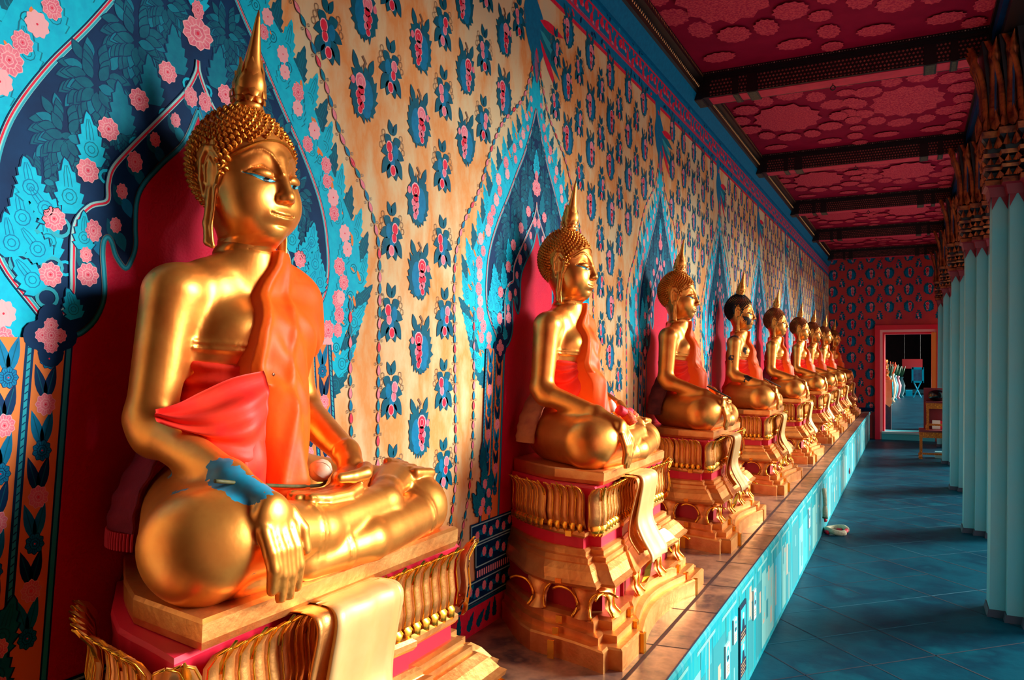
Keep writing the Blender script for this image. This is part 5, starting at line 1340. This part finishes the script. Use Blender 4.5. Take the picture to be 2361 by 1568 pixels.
# ---------------------------------------------------------------- room beyond the doorway
E2 = ENDY + .5; FAR = 42.0
def px2x(px, y): u = (px - 1180.5) / 1800; c_, s_ = math.cos(math.radians(27.01)), math.sin(math.radians(27.01)); return (u * c_ - s_) * y / (c_ + u * s_)
def pz(py, x, y): return EYE + (827 - py) / 1800 * (-math.sin(math.radians(27.01)) * x + math.cos(math.radians(27.01)) * y)
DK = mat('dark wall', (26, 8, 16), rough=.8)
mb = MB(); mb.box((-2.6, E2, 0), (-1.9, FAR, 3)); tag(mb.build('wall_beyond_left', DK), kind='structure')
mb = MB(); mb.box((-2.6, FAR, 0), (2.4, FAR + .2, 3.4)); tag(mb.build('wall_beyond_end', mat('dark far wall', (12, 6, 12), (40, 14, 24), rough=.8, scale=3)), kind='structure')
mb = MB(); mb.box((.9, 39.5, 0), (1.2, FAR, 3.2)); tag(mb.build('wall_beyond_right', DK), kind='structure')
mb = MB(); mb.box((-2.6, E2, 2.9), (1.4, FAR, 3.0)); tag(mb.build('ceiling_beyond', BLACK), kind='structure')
mb = MB(); mb.box((-1.9, E2, 0), (-.74, FAR, .55)); tag(mb.build('trim_8', PLF), 'cyan plinth in the room beyond the doorway', kind='structure')
mb = MB(); mb.box((-.74, FAR - 1.5, 0), (.9, FAR, .18)); tag(mb.build('trim_9', mat('pale step', (60, 170, 190), rough=.5)), 'pale cyan step across the far end of the room beyond', kind='structure')
o = copy_tree(col0); o.location = (.70, 20.2, 0); tag(o, 'cyan column seen through the doorway at its right side', 'column')
sx_ = px2x(2030, 19.2)
sfar = copy_tree(stats[8]); sfar.location = (sx_, 19.2, 1.50); sfar.scale = (.42, .42, .42); tag(sfar, 'small golden statue at the left inside the doorway', 'statue'); del sfar['group']
pf = copy_tree(ped0); pf.location = (sx_, 19.2, 1.14); pf.scale = (.42, .42, .56); tag(pf, 'small pale gold pedestal inside the doorway at its left side', 'pedestal'); del pf['group']
t = empty('altar_stand', (sx_ - .02, 19.2, 0)); tag(t, 'dark draped stand under the small golden statue inside the doorway', 'stand')
mb = MB(); mb.box((-.30, -.28, .0), (.24, .28, 1.08)); mb.build('stand_body', mat('dark blue stand', (10, 40, 70), (60, 60, 60), rough=.6, scale=9), t)
mb = MB(); mb.box((-.32, -.30, 1.08), (.26, .30, 1.138)); mb.build('stand_top', CLOTHG, t)
mb = MB(); v = []
for k in range(13): y_ = -.3 + .05 * k; x_ = .262 + .012 * math.sin(k * 1.7); v += [(x_, y_, 1.09), (x_ + .01 * math.cos(k), y_, .80 - .03 * (k % 3))]
mb.add(v, [(2 * i, 2 * i + 1, 2 * i + 3, 2 * i + 2) for i in range(12)]); mb.build('side_cloth', CYAN, t)
mb = MB(); v = []
for k in range(13): x_ = -.3 + .0463 * k; y_ = -.304 - .010 * math.sin(k * 1.7); v += [(x_, y_, 1.09), (x_, y_ - .01, .62 - .04 * (k % 3))]
mb.add(v, [(2 * i, 2 * i + 1, 2 * i + 3, 2 * i + 2) for i in range(12)]); mb.build('front_cloth', CLOTHG, t)
YS = 37.0
xa, xb = px2x(2080, YS), px2x(2127, YS); za, zb = pz(828, 0, YS), pz(850, 0, YS)
mb = MB(); mb.box((xa, 0, zb), (xb, .04, za)); o = mb.build('hanging_sign', mat('coral red sign', (255, 70, 74), rough=.5)); o.location = (0, YS, 0); tag(o, 'plain coral red board hanging inside the doorway', 'sign')
mb = MB(); mb.tube([(xa + .08, .02, za), (xa + .08, .02, 2.9)], .006, 5); mb.build('hanging_wire', BLACK, o); mb = MB(); mb.tube([(xb - .08, .02, za), (xb - .08, .02, 2.9)], .006, 5); mb.build('hanging_wire', BLACK, o)
YC = 36.0; xa, xb = px2x(2103, YC), px2x(2129, YC); za, zb = pz(849, 0, YC), pz(880, 0, YC)
t = empty('glass_case', (0, YC, 0)); tag(t, 'blue glass fronted case on crossed legs inside the doorway', 'case')
mb = MB(); mb.box((xa, 0, zb), (xb, .5, za)); mb.build('case_body', mat('blue case', (0, 70, 116), (0, 130, 170), rough=.3, scale=5), t)
mb = MB(); mb.box((xa - .02, -.03, zb - .04), (xa + .05, 0, za + .04)); mb.box((xb - .05, -.03, zb - .04), (xb + .02, 0, za + .04)); mb.box((xa, -.03, za - .05), (xb, 0, za + .04)); mb.box((xa, -.03, zb - .04), (xb, 0, zb + .04)); mb.build('case_frame', CYAN, t)
for a, b in ((xa + .05, xb - .08), (xb - .08, xa + .05)):
    mb = MB(); mb.tube([(a, .2 + (a > b) * .05, 0), (b, .2 + (a > b) * .05, zb)], .022, 6); mb.build('leg', CYAN, t)
rr = random.Random(4)
VS = [mat('vase teal', (40, 150, 160), rough=.4), mat('vase cyan', (20, 190, 210), rough=.4), mat('vase cream', (230, 206, 160), rough=.5), mat('vase pink', (230, 150, 160), rough=.5)]
ol = [(2050, 30.0, 0, 1.0, 'cyan', 'nearest the draped stand'), (2057, 32.0, 2, 1.05, 'cream', 'second from the draped stand'), (2062, 34.0, 1, .95, 'bright cyan', 'in the middle of the vases'), (2069, 35.0, 3, .9, 'pink', 'second from the right of the vases'), (2078, 36.0, 0, .85, 'teal', 'rightmost of the vases')]
for px, y, mi_, h, c, pp in ol:
    t = empty('flower_vase', (px2x(px, y), y, 0)); tag(t, '%s vase with green flowers inside the doorway, %s' % (c, pp), 'vase', 'vases inside the doorway')
    mb = MB(); mb.lathe([(.11, 0), (.06, .08), (.13, h * .35), (.15, h * .6), (.06, h * .9), (.09, h)], seg=12); mb.build('vase', VS[mi_], t, True)
    mb = MB()
    for k in range(9): a = k * .7; mb.tube([(0, 0, h * .9), (.07 * math.cos(a), .07 * math.sin(a), h + .15), (.14 * math.cos(a), .14 * math.sin(a), h + .3 + .15 * rr.random())], [.01, .035, .02], 5)
    mb.build('flowers', GG if mi_ != 2 else GO, t, True)
mb = MB(); mb.box((-.13, 0, 0), (.13, .3, .24)); o = mb.build('cyan_box', CYAN); o.location = (px2x(2096, 37.5), 37.5, 0); tag(o, 'small cyan box on the floor inside the doorway', 'box')
